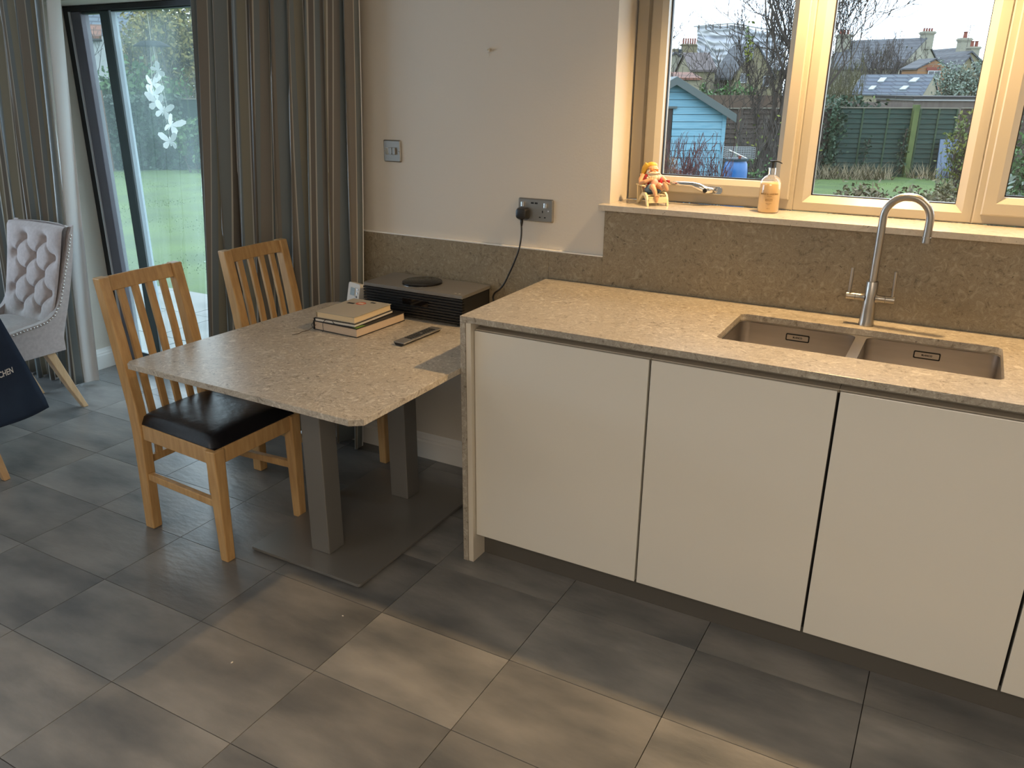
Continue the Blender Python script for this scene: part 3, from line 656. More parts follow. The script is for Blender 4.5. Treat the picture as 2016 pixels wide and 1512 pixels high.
# ================================================================ UPHOLSTERED CHAIRS
def uph_chair(label, loc, rz):
    t = thing('upholstered_chair', label, 'chair', loc, rz, 'buttoned linen dining chairs')
    # local: faces -y.  back at y ~ +.2 .. +.33
    def back_pt(u, z, side):            # u -1..1 across, side 0 front / 1 rear
        k = (z-.40)/.55; yb = .146+.150*max(0, k)+.012*math.sin(PI*max(0, min(1, k)))
        wv = .198+.030*max(0, k); yb -= .016*abs(u)**2.4*(1-.35*k)
        return Vector((u*wv, yb+(.050 if side else 0), z))
    mb = MB(); nu, nz_ = 72, 90; grid = []
    btn = []
    rows = [.86, .775, .69, .605, .52]
    for r_, z in enumerate(rows):
        for u in ((-.36, 0.36) if r_ % 2 == 0 else (-.72, 0, .72)): btn.append((u, z))
    def disp(u, z):
        d_ = 0; 
        for bu, bz in btn:
            r2 = ((u-bu)*.235)**2+((z-bz))**2; d_ += .022*math.exp(-r2/.00035)+.012*math.exp(-r2/.0020)
        for bu, bz in btn:                 # diagonal pleats toward neighbours
            for cu_, cz in btn:
                if cz < bz-.05 and cz > bz-.12 and abs(cu_-bu) < .45:
                    ax_, az = (cu_-bu)*.235, cz-bz; L2 = ax_*ax_+az*az; tx, tz = (u-bu)*.235, z-bz; r2_ = tx*tx+tz*tz; s_ = (tx*ax_+tz*az)/L2
                    if 0 <= s_ <= 1: dd = abs(tx*az-tz*ax_)/math.sqrt(L2); d_ += .013*math.exp(-(dd/.0055)**2)*(1-math.exp(-r2_/.0004))
        return d_
    vs = []
    for i in range(nz_+1):
        z = .40+.535*i/nz_
        for j in range(nu+1):
            u = j/nu*2-1; p = back_pt(u, z, 0); e = max(0, 1-abs(u)**8)*max(0, 1-max(0, (z-.80)/.15)**5)
            topr = .038*max(0, (z-.905)/.045)**2; p.y += disp(u, z)*1.35*(1 if abs(u) < .93 else .3)-.022*e+topr
            if i == nz_: p.z -= .006*abs(u)**3
            vs.append(p)
    fs = [(i*(nu+1)+j, i*(nu+1)+j+1, (i+1)*(nu+1)+j+1, (i+1)*(nu+1)+j) for i in range(nz_) for j in range(nu)]
    mb.add(vs, fs); mb.build('backrest_cushion', M_UPH, t, local=True, smooth=True)
    # rear shell
    mb = MB(); vs = []; n2 = 16
    for i in range(n2+1):
        z = .33+.605*i/n2
        for j in range(n2+1):
            u = j/n2*2-1; p = back_pt(u, max(z, .33), 1); p.y -= .03*abs(u)**3
            if z < .40: p.y = back_pt(u, .40, 1).y-.03*abs(u)**3
            p.z = z if i < n2 else z-.006*abs(u)**3; vs.append(p)
    mb.add(vs, [(i*(n2+1)+j, i*(n2+1)+j+1, (i+1)*(n2+1)+j+1, (i+1)*(n2+1)+j) for i in range(n2) for j in range(n2)])
    # top strip closing
    a = [back_pt(j/n2*2-1, .935, 0)+Vector((0, .038, -.006*abs(j/n2*2-1)**3)) for j in range(n2+1)]; c = [vs[n2*(n2+1)+j] for j in range(n2+1)]
    mb.add(a+c, [(j, j+1, n2+1+j+1, n2+1+j) for j in range(n2)]); mb.build('backrest_shell', M_UPH, t, local=True, smooth=True)
    # side wings: curved panels from backrest top down and forward along the seat
    def wing_top(y): # z of upper edge at given y
        P = [(-.27, .468), (-.07, .474), (.006, .484), (.07, .490), (.122, .499), (.165, .522), (.194, .564), (.220, .635), (.250, .73), (.275, .802), (.302, .892), (.325, .935)]
        for (a0, z0), (a1, z1) in zip(P, P[1:]):
            if y <= a1: return z0+(z1-z0)*max(0, (y-a0)/(a1-a0))
        return .935
    for sg in (-1, 1):
        mb = MB(); ys = [-.27+.0.real*0]; ys = [-.27+(.385+.27)*k/40 for k in range(41)]; vs = []; 
        for y in ys:
            zt = wing_top(y); yr = .232+.155*max(0, (zt-.40)/.55); 
            for z in [.330+(zt-.330)*q/8 for q in range(9)]:
                k = max(0, (z-.40)/.55); x = .210+.030*k
                ymax = .196+.140*k+.014*math.sin(PI*min(1, k)); yy = min(y, ymax)
                vs.append((sg*(x-.030), yy, z)); vs.append((sg*x, yy, z))
        nn = 18; fs = []
        for i in range(40):
            for q in range(8):
                o = i*nn+q*2; fs += [(o, o+2, o+nn+2, o+nn), (o+1, o+nn+1, o+nn+3, o+3)]
            o = i*nn; fs += [(o, o+nn, o+nn+1, o+1), (o+16, o+17, o+nn+17, o+nn+16)]
        for o in (0, 40*nn):
            for q in range(8): fs.append((o+q*2, o+q*2+1, o+q*2+3, o+q*2+2))
        mb.add(vs, fs); mb.build('side_wing', M_UPH, t, local=True, smooth=True, angle=1.0)
        st = MB(); prev = None; y = -.265
        pts = [(y_, wing_top(y_)) for y_ in [-.268+.001*k for k in range(575)]]; last = None
        for y_, z_ in pts:
            if last is None or math.hypot(y_-last[0], z_-last[1]) > .0165:
                last = (y_, z_); k = max(0, (z_-.4)/.55); st.ball((sg*(.2115+.030*k), y_+.006 if z_ > .56 else y_, z_-.010), .0048, 8, 5)
        for k in range(8): st.ball((sg*.2115, -.262, .465-.0165*k), .0048, 8, 5)
        st.build('stud_trim', M_STUD, t, local=True, smooth=True, kind='stuff')
    mb = MB(); n = 16; vs = []
    for i in range(n+1):
        for j in range(n+1):
            u, v = i/n*2-1, j/n*2-1; e = max(0, 1-abs(u)**6)*max(0, 1-abs(v)**6); vs.append((u*.185, -.05+v*.225, .455+.035*e**.5))
    mb.add(vs, [(i*(n+1)+j, (i+1)*(n+1)+j, (i+1)*(n+1)+j+1, i*(n+1)+j+1) for i in range(n) for j in range(n)]); mb.box(-.186, .186, -.28, .17, .335, .456)
    mb.build('seat', M_UPH, t, local=True, smooth=True, angle=.7)
    for sg in (-1, 1):
        mb = MB(); P = [(.178, .115, .345, .046), (.180, .150, .25, .042), (.184, .20, .12, .036), (.186, .252, 0, .027)]; vs = []
        for x, y, z, w_ in P: vs += [(sg*x-w_/2, y-w_/2, z), (sg*x+w_/2, y-w_/2, z), (sg*x+w_/2, y+w_/2, z), (sg*x-w_/2, y+w_/2, z)]
        mb.add(vs, [(0, 1, 2, 3), (12, 13, 14, 15)]+[(4*i+k, 4*i+(k+1) % 4, 4*i+4+(k+1) % 4, 4*i+4+k) for i in range(3) for k in range(4)]); mb.build('rear_leg', M_BEECH, t, local=True, bevel=.003)
        mb = MB(); P = [(.175, -.235, .34, .044), (.180, -.245, 0, .027)]; vs = []
        for x, y, z, w_ in P: vs += [(sg*x-w_/2, y-w_/2, z), (sg*x+w_/2, y-w_/2, z), (sg*x+w_/2, y+w_/2, z), (sg*x-w_/2, y+w_/2, z)]
        mb.add(vs, [(0, 1, 2, 3), (4, 5, 6, 7)]+[(k, (k+1) % 4, 4+(k+1) % 4, 4+k) for k in range(4)]); mb.build('front_leg', M_BEECH, t, local=True, bevel=.003)
    return t
uc = uph_chair('pale pink buttoned chair with silver studs, standing before the left curtain', (-2.690, .010, .0005), .0)
uc2 = dup(uc, (-2.28, -.62, .0005), -PI/2, 'buttoned chair under the navy apron at the left edge, one beech leg showing')

# glass table (only its corner shows)
GT = thing('glass_dining_table', 'glass dining table of which only one corner shows at the left edge', 'table', (-3.05, -.75, 0))
MB().prism([rrect(-3.75, -2.33, -1.35, -.12, .03)], .744, .756, XY).build('glass_top', glass_mat('table_glass', (.82, .93, .90), 1.6), GT, bevel=.002)
MB().box(-3.35, -2.95, -1.0, -.5, .06, .7435).build('pedestal', M_TMETAL, GT, bevel=.01); MB().box(-3.5, -2.8, -1.15, -.35, .0005, .0598).build('base', M_TMETAL, GT, bevel=.01)

# apron hung over the near chair
AP = thing('apron', 'navy cotton apron with white lettering hanging over the chair at the left edge', 'apron', (-2.03, -.55, .2))
mb = MB(); n, m_n = 30, 30; vs = []
for i in range(n+1):
    s_ = i/n
    for j in range(m_n+1):
        q = j/m_n; zt = .965-.02*q; zb = .16+.10*q
        z = zt+(zb-zt)*s_
        y = -1.00+q*(.615+.175*s_-.10*max(0, .3-s_))
        x = -2.055+.03*s_+.018*math.sin(q*14+s_*2)*s_+.02*math.sin(q*5+1)*s_+.05*s_*q
        if s_ > .93: x -= (s_-.93)*.15
        vs.append((x, y, z))
mb.add(vs, [(i*(m_n+1)+j, (i+1)*(m_n+1)+j, (i+1)*(m_n+1)+j+1, i*(m_n+1)+j+1) for i in range(n) for j in range(m_n)])
ap = mb.build('apron_cloth', M_NAVY, AP, smooth=True); so = ap.modifiers.new('s', 'SOLIDIFY'); so.thickness = .003; so.offset = -1
def ap_fn(x, y, z):
    yy = -.374+x*.62; zz = .462+y+x*.12; q = (yy+1.0)/.72; s_ = (.95-zz)/.72
    return (-2.055+.03*s_+.018*math.sin(q*14+s_*2)*s_+.02*math.sin(q*5+1)*s_+.05*s_*q+.012+z, yy, zz)
text_mesh('KITCHEN', .034, ap_fn, 'lettering', M_WTEXT, AP, bold=.0006)

# ================================================================ CURTAINS
def stripe_mat():
    m = bpy.data.materials.new('striped_satin'); m.use_nodes = True; n = m.node_tree.nodes; L = m.node_tree.links; b = n['Principled BSDF']
    uv = n.new('ShaderNodeUVMap'); uv.uv_map = 'UVMap'; sp = n.new('ShaderNodeSeparateXYZ'); L.new(uv.outputs[0], sp.inputs[0])
    md = n.new('ShaderNodeMath'); md.operation = 'FRACT'; dv_ = n.new('ShaderNodeMath'); dv_.operation = 'MULTIPLY'; dv_.inputs[1].default_value = 1/.26
    L.new(sp.outputs[0], dv_.inputs[0]); L.new(dv_.outputs[0], md.inputs[0]); r = n.new('ShaderNodeValToRGB'); L.new(md.outputs[0], r.inputs['Fac']); r.color_ramp.interpolation = 'CONSTANT'
    grey, taupe, cream, brown, olive = (.15, .17, .172), (.185, .16, .13), (.42, .39, .33), (.125, .105, .085), (.215, .19, .135)
    st = [(0, grey), (.20, cream), (.225, brown), (.30, cream), (.32, grey), (.40, taupe), (.56, cream), (.575, grey), (.66, olive), (.80, cream), (.82, brown), (.88, cream), (.90, taupe)]
    e = r.color_ramp.elements; e[0].position = 0; e[0].color = (*st[0][1], 1); e[1].position = st[1][0]; e[1].color = (*st[1][1], 1)
    for p, c in st[2:]: k = e.new(p); k.color = (*c, 1)
    L.new(r.outputs[0], b.inputs['Base Color']); b.inputs['Roughness'].default_value = .42; b.inputs['Sheen Weight'].default_value = .25; b.inputs['Sheen Roughness'].default_value = .4
    MATS['striped_satin'] = m; return m
M_STRIPE = stripe_mat()
M_LINING = mat('white_curtain_lining', (.72, .74, .76), .8)
def curtain(name, label, xl, xr, y0, ztop, folds, amp, seed, lining_edge=None, flare=0, parts=None):
    t = thing(name, label, 'curtain', ((xl(0)+xr(0))/2, y0, 0))
    rd = random.Random(seed); nf = folds*14; nz_ = 30; vs = []; uv = []
    ph = [rd.uniform(-.5, .5) for _ in range(folds+2)]; am = [rd.uniform(.65, 1.25) for _ in range(folds+2)]; dr = [rd.uniform(-1, 1) for _ in range(folds+2)]
    ztb = [ztop+(.012-ztop)*i/nz_ for i in range(nz_+1)]
    arc = [0]
    base = []
    for k in range(nf+1):
        s_ = k/nf; f_ = s_*folds; i0 = int(min(f_, folds)); fr_ = f_-i0
        a = am[i0]*(1-fr_)+am[i0+1]*fr_; p_ = ph[i0]*(1-fr_)+ph[i0+1]*fr_; d_ = dr[i0]*(1-fr_)+dr[i0+1]*fr_
        base.append((s_, a, p_, d_))
    for i, z in enumerate(ztb):
        zz = 1-z/ztop
        for s_, a, p_, d_ in base:
            x = xl(zz)+(xr(zz)-xl(zz))*s_; th = 2*PI*(s_*folds)+p_*1.2+.9*d_*zz*zz+.4*math.sin(3*zz+p_*9)
            am_ = amp*a*(.80+.45*zz)
            y = y0+am_*math.sin(th)+.010*math.sin(zz*4+s_*19)*zz; x += .55*am_*math.sin(2*th+.5)*.6*(1 if .02 < s_ < .98 else 0)
            z_ = z+(.012*math.sin(th*1.0+1)*max(0, zz-.97)/.03 if i == nz_ else 0)
            vs.append((x, min(y, WY-.012) if x > -1.3 else y, max(z_, .003)))
    # arc length from the first row
    L_ = [0]
    for k in range(nf):
        a, b_ = Vector(vs[10*(nf+1)+k]), Vector(vs[10*(nf+1)+k+1]); L_.append(L_[-1]+(b_-a).length)
    mb = MB(); mb.add(vs, [(i*(nf+1)+k, i*(nf+1)+k+1, (i+1)*(nf+1)+k+1, (i+1)*(nf+1)+k) for i in range(nz_) for k in range(nf)])
    mb.uv = [(L_[k], ztb[i]) for i in range(nz_+1) for k in range(nf+1)]
    o = mb.build('fabric', M_STRIPE, t, smooth=True); so = o.modifiers.new('s', 'SOLIDIFY'); so.thickness = .003
    # lining behind, slightly offset towards the window
    mb = MB(); mb.add([(v[0], min(v[1]+.006, WY-.002) if v[0] > -1.3 else v[1]+.006, v[2]) for v in vs], [(i*(nf+1)+k, i*(nf+1)+k+1, (i+1)*(nf+1)+k+1, (i+1)*(nf+1)+k) for i in range(nz_) for k in range(nf)])
    mb.build('lining', M_LINING, t, smooth=True)
    if lining_edge:
        mb = MB(); vs2 = []; n2 = 10
        for i, z in enumerate(ztb):
            zz = 1-z/ztop; p0 = Vector(vs[i*(nf+1)+nf])
            for k in range(n2+1):
                q = k/n2; vs2.append((p0.x+q*(lining_edge*(.5+.75*zz))+.004*math.sin(q*9+zz*7), p0.y+.008+.055*q+.014*math.sin(q*6+zz*3+1.5), max(p0.z, .004)))
        mb.add(vs2, [(i*(n2+1)+k, i*(n2+1)+k+1, (i+1)*(n2+1)+k+1, (i+1)*(n2+1)+k) for i in range(nz_) for k in range(n2)])
        o = mb.build('lining_flap', M_LINING, t, smooth=True)
    mbh = MB().box(xl(0)-.02, xr(0)+.02, y0-.012, y0+.012, ztop+.001, ztop+.014); mbh.build('heading_rail', M_WPLAST, t)
    return t
curtain('left_curtain', 'grey and taupe striped curtain hanging left of the patio door', lambda z: -4.35+.0*z, lambda z: -2.50-.28*z, .455, 2.20, 15, .042, 3, lining_edge=.045)
curtain('right_curtain', 'grey and taupe striped curtain between the patio door and the light switch', lambda z: -1.675-.265*z, lambda z: -.792-.11*z, .572, 2.20, 9, .034, 12)

# ================================================================ WINDOW SILL OBJECTS
# soap dispenser
ZS = 1.195; sx, sy = .772, .722
SD = thing('soap_dispenser', 'clear soap bottle of amber liquid with black pump, on the window sill', 'soap dispenser', (sx, sy, ZS))
MB().lathe([(.033, .0006), (.0345, .003), (.0345, .082), (.0335, .096), (.029, .108), (.021, .117), (.012, .1215), (.012, .124)], (sx, sy, ZS), 40).build('bottle', glass_mat('clear_plastic', (.98, .97, .95), 1.6, .22, (1, .95, .85)), SD, smooth=True)
MB().lathe([(.0318, .003), (.0328, .006), (.0330, .082), (.0322, .094), (.0305, .099), (0, .0993)], (sx, sy, ZS), 40).build('liquid', mat('amber_liquid', (.86, .62, .30), .35, trans=.3), SD, smooth=True)
MB().lathe([(.0128, .1242), (.0128, .144), (.0122, .145)], (sx, sy, ZS), 24).build('collar', M_CHROME, SD, smooth=True, angle=.5)
MB().lathe([(.0062, .1452), (.0062, .158), (.0072, .159), (.0072, .164)], (sx, sy, ZS), 16).build('pump', M_BLACK, SD, smooth=True, angle=.5)
MB().tube([(sx-.010, sy+.001, ZS+.1655), (sx+.008, sy-.001, ZS+.1665), (sx+.020, sy-.003, ZS+.1650), (sx+.030, sy-.005, ZS+.1605)], [.0045, .0045, .0035, .0025], 10, sq=.7).build('nozzle', M_BLACK, SD, smooth=True)
va = math.atan2(CAM.y-sy, CAM.x-sx)
def cyl(zc, turn=0, r=.0353):
    return lambda x, y, z: (sx+(r+z)*math.cos(va+turn+x/.0353), sy+(r+z)*math.sin(va+turn+x/.0353), ZS+zc+y)
M_PRINT = mat('brown_print', (.16, .09, .03), .6)
text_mesh('BAYLIS & HARDING', .0072, cyl(.063), 'label_lettering', M_PRINT, SD, bold=.00012)
text_mesh('ENGLAND', .0034, cyl(.0565), 'label_lettering', M_PRINT, SD)
text_mesh('jojoba, vanilla\n& almond oil', .0044, cyl(.044), 'label_lettering', M_PRINT, SD)
text_mesh('luxury hand\nwash', .0038, cyl(.031), 'label_lettering', M_PRINT, SD)
text_mesh('500 ml', .0036, cyl(.016), 'label_lettering', M_PRINT, SD)

# reclining bearded figurine in a cream garden chair
GN = thing('gnome_figurine', 'sunbathing bearded gnome figurine in yellow cap on a cream deck chair', 'figurine', (.366, .712, ZS), .72)
M_SK = mat('figurine_skin', (.62, .34, .19), .45); M_CR = mat('cream_resin', (.72, .62, .40), .4); M_YE = mat('yellow_cap', (.70, .42, .05), .4)
M_RD = mat('red_shirt', (.42, .02, .025), .4); M_BL = mat('blue_shorts', (.07, .14, .22), .5); M_BE = mat('cream_beard', (.74, .64, .48), .5)
def rem(o, vx=.0022):
    r = o.modifiers.new('r', 'REMESH'); r.mode = 'VOXEL'; r.voxel_size = vx; r.use_smooth_shade = True
    s_ = o.modifiers.new('s', 'SMOOTH'); s_.factor = .5; s_.iterations = 3; return o
# local: faces -y, x to its left (viewer right)
# chair
mb = MB()
for sg in (-1, 1):
    x = sg*.037
    mb.prism([[(-.060, 0), (-.049, 0), (-.040, .022), (-.026, .032), (-.012, .032), (.012, .012), (.026, 0), (.038, 0), (.020, .024), (-.004, .042), (-.030, .044), (-.046, .036), (-.054, .022)]], x-.004, x+.004, YZ)
    mb.prism([[(.030, 0), (.039, 0), (.046, .064), (.036, .064)]], x-.004, x+.004, YZ)
mb.build('chair_frame', M_CR, GN, local=True, bevel=.0012)
for k in range(5):
    y = -.052+k*.0125; z = (.030, .036, .0365, .033, .027)[k]; MB().box(-.033, .033, y, y+.0095, z-.004, z).build('seat_slat', M_CR, GN, local=True, bevel=.001)
for k in range(5):
    x = -.030+k*.0125; MB().prism([[(.006, .022), (.010, .020), (.054, .100), (.050, .102)]], x, x+.010, YZ).build('back_slat', M_CR, GN, local=True, bevel=.001)
MB().box(-.034, .034, -.0575, -.0525, .010, .026).build('front_rail', M_CR, GN, local=True, bevel=.001)
for sg in (-1, 1): MB().box(sg*.041-.007, sg*.041+.007, -.020, .040, .064, .069).build('armrest', M_CR, GN, local=True, bevel=.0015)
# body (one continuous surface)
mb = MB()
mb.ball((0, .004, .066), (.026, .024, .030)); mb.ball((0, .018, .095), (.030, .018, .020)); mb.ball((0, .010, .116), (.0215, .020, .022))
mb.ball((-.006, -.011, .113), (.0042, .005, .004)); mb.ball((.0, -.0125, .1135), (.005, .006, .005))
mb.tube([(-.028, .020, .098), (-.041, .012, .083), (-.045, .002, .073), (-.034, -.014, .080), (-.020, -.018, .086), (-.010, -.020, .089)], [.011, .010, .0085, .0075, .0065, .006], 10)
mb.tube([(.028, .020, .096), (.040, .006, .086), (.045, -.008, .078), (.045, -.022, .074)], [.010, .009, .008, .0065], 10)
for k in range(4): mb.tube([(-.012, -.019, .090-k*.0035), (-.004, -.021, .0895-k*.0035), (.001, -.020, .088-k*.0035)], [.0026, .0024, .002], 8)
mb.tube([(-.014, -.008, .052), (-.013, -.034, .064), (-.009, -.044, .050), (-.007, -.050, .036)], [.013, .011, .0085, .0075], 10)   # leg hanging
mb.ball((-.006, -.056, .026), (.0085, .008, .015))
mb.tube([(.014, -.008, .052), (.012, -.034, .068), (.016, -.046, .062), (.020, -.050, .056)], [.013, .011, .0095, .008], 10)        # crossed leg
mb.ball((.026, -.056, .066), (.0085, .008, .018), M=Matrix.Rotation(-.5, 3, 'Y'))
for k in range(5): mb.ball((.030+.0037*k-.006, -.060, .082-.002*k), .0029, 8, 6)
for k in range(5): mb.ball((-.013+.0035*k, -.063, .037-.0012*abs(2-k)), .0027, 8, 6)
rem(mb.build('body', M_SK, GN, local=True, smooth=True), .0015)
mb = MB(); mb.ball((0, .010, .076), (.031, .022, .031)); mb.ball((-.024, .004, .078), (.012, .020, .026)); mb.ball((.024, .004, .078), (.012, .020, .026)); rem(mb.build('shirt', M_RD, GN, local=True, smooth=True))
mb = MB(); mb.ball((-.002, -.014, .071), (.016, .016, .023)); mb.build('belly', mat('rosy_skin', (.66, .34, .26), .4), GN, local=True, smooth=True)
mb = MB()
for x, z in ((-.033, .083), (-.029, .070), (-.034, .062), (-.026, .092)): mb.ball((x, -.012, z), (.0042, .003, .0042), 8, 6)
mb.build('shirt_flowers', M_BE, GN, local=True, smooth=True)
mb = MB(); mb.ball((0, -.004, .051), (.032, .024, .016)); mb.tube([(-.015, -.006, .051), (-.014, -.028, .060)], [.017, .0155], 12); mb.tube([(.015, -.006, .051), (.014, -.028, .062)], [.017, .0155], 12); rem(mb.build('shorts', M_BL, GN, local=True, smooth=True))
mb = MB(); rd = random.Random(5)
mb.ball((0, -.008, .099), (.0235, .012, .0165)); mb.ball((-.016, .004, .108), (.008, .012, .012)); mb.ball((.016, .004, .108), (.008, .012, .012))
for k in range(22):
    a = -1.1+2.2*k/21; x = .021*math.sin(a); mb.tube([(x*1.0, -.013+.010*abs(math.sin(a)), .107), (x*1.2+rd.uniform(-.002, .002), -.021+.010*abs(math.sin(a)), .096), (x*1.05+rd.uniform(-.003, .003), -.019+.008*abs(math.sin(a)), .080+.006*abs(a))], [.003, .0036, .0012], 6)
mb.tube([(-.023, -.010, .104), (-.012, -.019, .110), (0, -.021, .1085), (.012, -.019, .110), (.023, -.010, .104)], [.0016, .0036, .0026, .0036, .0016], 8)
mb.build('beard', M_BE, GN, local=True, smooth=True)
mb = MB(); mb.ball((0, .020, .128), (.0225, .0195, .0165)); mb.ball((0, .012, .134), (.0185, .014, .010)); mb.tube([(-.012, .020, .132), (-.024, .024, .120), (-.031, .024, .104), (-.033, .022, .096)], [.016, .012, .0065, .003], 12); mb.ball((-.033, .021, .094), .0055); rem(mb.build('cap', M_YE, GN, local=True, smooth=True))
for sg in (-1, 1):
    MB().ball((sg*.0088, -.0095, .1185), (.0070, .0030, .0055), 14, 8).build('sunglass_lens', mat('orange_lens', (.60, .22, .08), .12, coat=.6), GN, local=True, smooth=True)
    MB().ball((sg*.016, -.006, .1105), (.005, .004, .0035), 10, 6).build('cheek', mat('red_cheek', (.70, .20, .13), .5), GN, local=True, smooth=True)
mb = MB(); mb.tube([(-.021, .004, .1215), (-.0155, -.0085, .1225), (0, -.0125, .1215), (.0155, -.0085, .1225), (.021, .004, .1215)], .0011, 6); mb.build('sunglass_frame', mat('gold_wire', (.5, .3, .1), .3, 1), GN, local=True, smooth=True)
mb = MB(); mb.lathe([(.0055, 0), (.0070, .014), (.0072, .015)], (.046, -.026, .070), 14); mb.build('drink_glass', M_RD, GN, local=True, smooth=True)
mb = MB(); mb.tube([(.048, -.026, .084), (.052, -.026, .096)], .0009, 6); mb.build('straw', M_BE, GN, local=True)

# bits on the floor
mb = MB(); mb.ball((-.16, -.469, .0018), (.0035, .0022, .0014), 8, 6); tag(mb.build('crumb', M_WPLAST), 'tiny white crumb on the tile in front of the table base', 'crumb')
mb = MB(); mb.ball((-.297, -.80, .0018), (.0028, .0045, .0014), 8, 6); tag(mb.build('crumb', M_WPLAST), 'tiny white crumb lying on the floor tile nearer the camera', 'crumb')

# butterfly wind chime hanging inside the patio door
MX, MY = -2.551, 1.02
WC = thing('butterfly_mobile', 'white butterfly mobile under a grey disc hanging behind the patio door glass', 'mobile', (-2.41, 1.02, 2.0))
M_BF = mat('frosted_butterfly', (.92, .96, .97), .4)
hk = MB(); hk.tube(smooth_path([(MX, .961, 2.02), (MX, .99, 2.035), (MX, MY, 2.02), (MX, MY+.012, 2.0), (MX, MY, 1.985)]), .003, 8); hk.build('hook', M_BLACK, WC)
hk = MB(); hk.tube([(MX, MY, 1.984), (MX, MY, 1.955)], .0025, 6); hk.box(MX-.014, MX+.014, MY-.007, MY+.007, 1.944, 1.952); hk.build('clip', M_BLACK, WC)
MB().lathe([(.0, .026), (.045, .026), (.052, .024), (.092, .003), (.093, 0), (.088, 0), (.05, .018), (0, .018)], (MX, MY, 1.772), 36).build('disc', mat('grey_disc', (.03, .03, .035), .9, spec=.05), WC, smooth=True, angle=.6)
BFP = [(-2.202, 1.648, 1.2, .052), (-2.262, 1.588, -.2, .065), (-2.262, 1.540, .1, .060), (-2.240, 1.500, .2, .065), (-2.205, 1.462, .35, .062), (-2.165, 1.395, .5, .065), (-2.185, 1.318, .05, .062)]
st = MB(); st.tube([(MX, MY, 1.945), (MX, MY, 1.797)], .0008, 5)
for x, z, tw, s_ in BFP:
    x, z, s_ = CAM.x+(x-CAM.x)*1.091, 1.588+(z-1.588)*1.091, s_*1.09; st.tube([(MX+(x-MX)*.3, MY, 1.774), (x, MY, z)], .0007, 5)
    mb = MB(); Mx = Matrix.Rotation(.88+.55*math.sin(z*37), 4, 'Z') @ Matrix.Rotation(tw, 4, 'Y') @ Matrix.Rotation(.25, 4, 'X')
    up = [(0, .05), (.25, .55), (.60, .95), (.95, 1.0), (1.05, .8), (.8, .35), (.45, .08), (.0, -.02)]; lo_ = [(0, 0), (.45, .02), (.72, -.12), (.75, -.42), (.55, -.62), (.38, -.60), (.18, -.35), (.05, -.1)]
    for sg, fold in ((1, .5), (-1, .75)):
        Rf = Matrix.Rotation(-sg*fold, 4, 'Z')
        for P in (up, lo_):
            mb.prism([[(sg*a*s_*.85, c_*s_*.85) for a, c_ in P]], -.0006, .0006, lambda u, v, h: Vector((x, MY, z))+(Mx @ (Rf @ Vector((u, h, v)))))
    mb.tube([Vector((x, MY, z))+Mx @ Vector((0, 0, -.4*s_)), Vector((x, MY, z))+Mx @ Vector((0, 0, .35*s_))], [.002, .003], 8)
    mb.build('butterfly', M_BF, WC)
st.build('cord', M_WPLAST, WC)

# ================================================================ GARDEN
ALB = .38
M_GRASS = mat('lawn_grass', (.075, .155, .018), .95, col2=(.15, .26, .035), scale=1.3, detail=9, bump=.5, bscale=30)
M_SOIL = mat('soil', (.07, .055, .035), .95, col2=(.12, .10, .06), scale=3)
M_SLAB = mat('paving_stone', (.34, .35, .34), .8, col2=(.48, .48, .46), scale=3, detail=6, rnd=.1)
M_BARK = mat('bark_grey_brown', (.075, .058, .045), .9, col2=(.13, .10, .08), scale=8)
M_BARK2 = mat('bark_olive', (.13, .125, .06), .9, col2=(.20, .19, .09), scale=5)
M_TWIGR = mat('twig_purple_red', (.17, .055, .055), .8)
M_TWIGG = mat('twig_grey', (.19, .165, .145), .9)
def leafm(name, a, b_): return mat(name, a, .7, col2=b_, scale=.9*3, detail=3, lo=.4, hi=.6)
M_LIVY = leafm('leaf_ivy', (.02, .065, .03), (.05, .13, .06)); M_LYEL = leafm('leaf_yellow_green', (.30, .32, .03), (.16, .24, .04))
M_LAUT = leafm('leaf_autumn', (.42, .33, .06), (.24, .25, .07)); M_LGRY = leafm('leaf_silver_green', (.26, .36, .28), (.42, .52, .44))
M_LGRN = leafm('leaf_green', (.05, .15, .03), (.12, .27, .06)); M_LDRY = leafm('leaf_dry', (.22, .17, .09), (.14, .16, .05))
M_DRYG = mat('dry_grass', (.34, .28, .16), .9)
# ground
mb = MB(); nx, ny = 90, 110; vs = []
Ys = [2.2+.22*k for k in range(60)]+[15.4+1.1*k for k in range(12)]+[28.6+3.6*k for k in range(39)]; ny = len(Ys)-1
for j, Y in enumerate(Ys):
    for i in range(nx+1):
        X = (i/nx*2-1); X = X*(9+Y*.75); p = gp(X, Y); z = ground(Y)+.025*noise.noise(Vector((p.x*.8, p.y*.8, 0)))
        if p.y < .99: p = Vector((p.x, .99, 0))
        if p.y < 2.5 and p.x < .2: z = -.175
        vs.append((p.x, p.y, z))
mb.add(vs, [(j*(nx+1)+i, j*(nx+1)+i+1, (j+1)*(nx+1)+i+1, (j+1)*(nx+1)+i) for j in range(ny) for i in range(nx)])
lw = mb.build('lawn', M_GRASS, smooth=True, kind='structure', origin=(0, 1, 0))
pt = MB().box(-7.2, -.3, .965, 2.47, -.17, -.118).build('patio', M_SOIL, kind='structure', origin=(-3, 1, -.17))
sl = [MB().box(.004, w_, .004, .496, -.05+.0, 0).mesh('paving_slab', M_SLAB) for w_ in (.496, .746)]
for j in range(3):
    x = -7.2
    while x < -.8:
        k = random.random() < .4; o = bpy.data.objects.new('paving_slab', sl[k]); C.objects.link(o); o.parent = pt; ORG_ = ORG[pt.name]
        o.location = Vector((x, .967+.5*j, -.068-.003*random.random()))-ORG_; x += .75 if k else .5
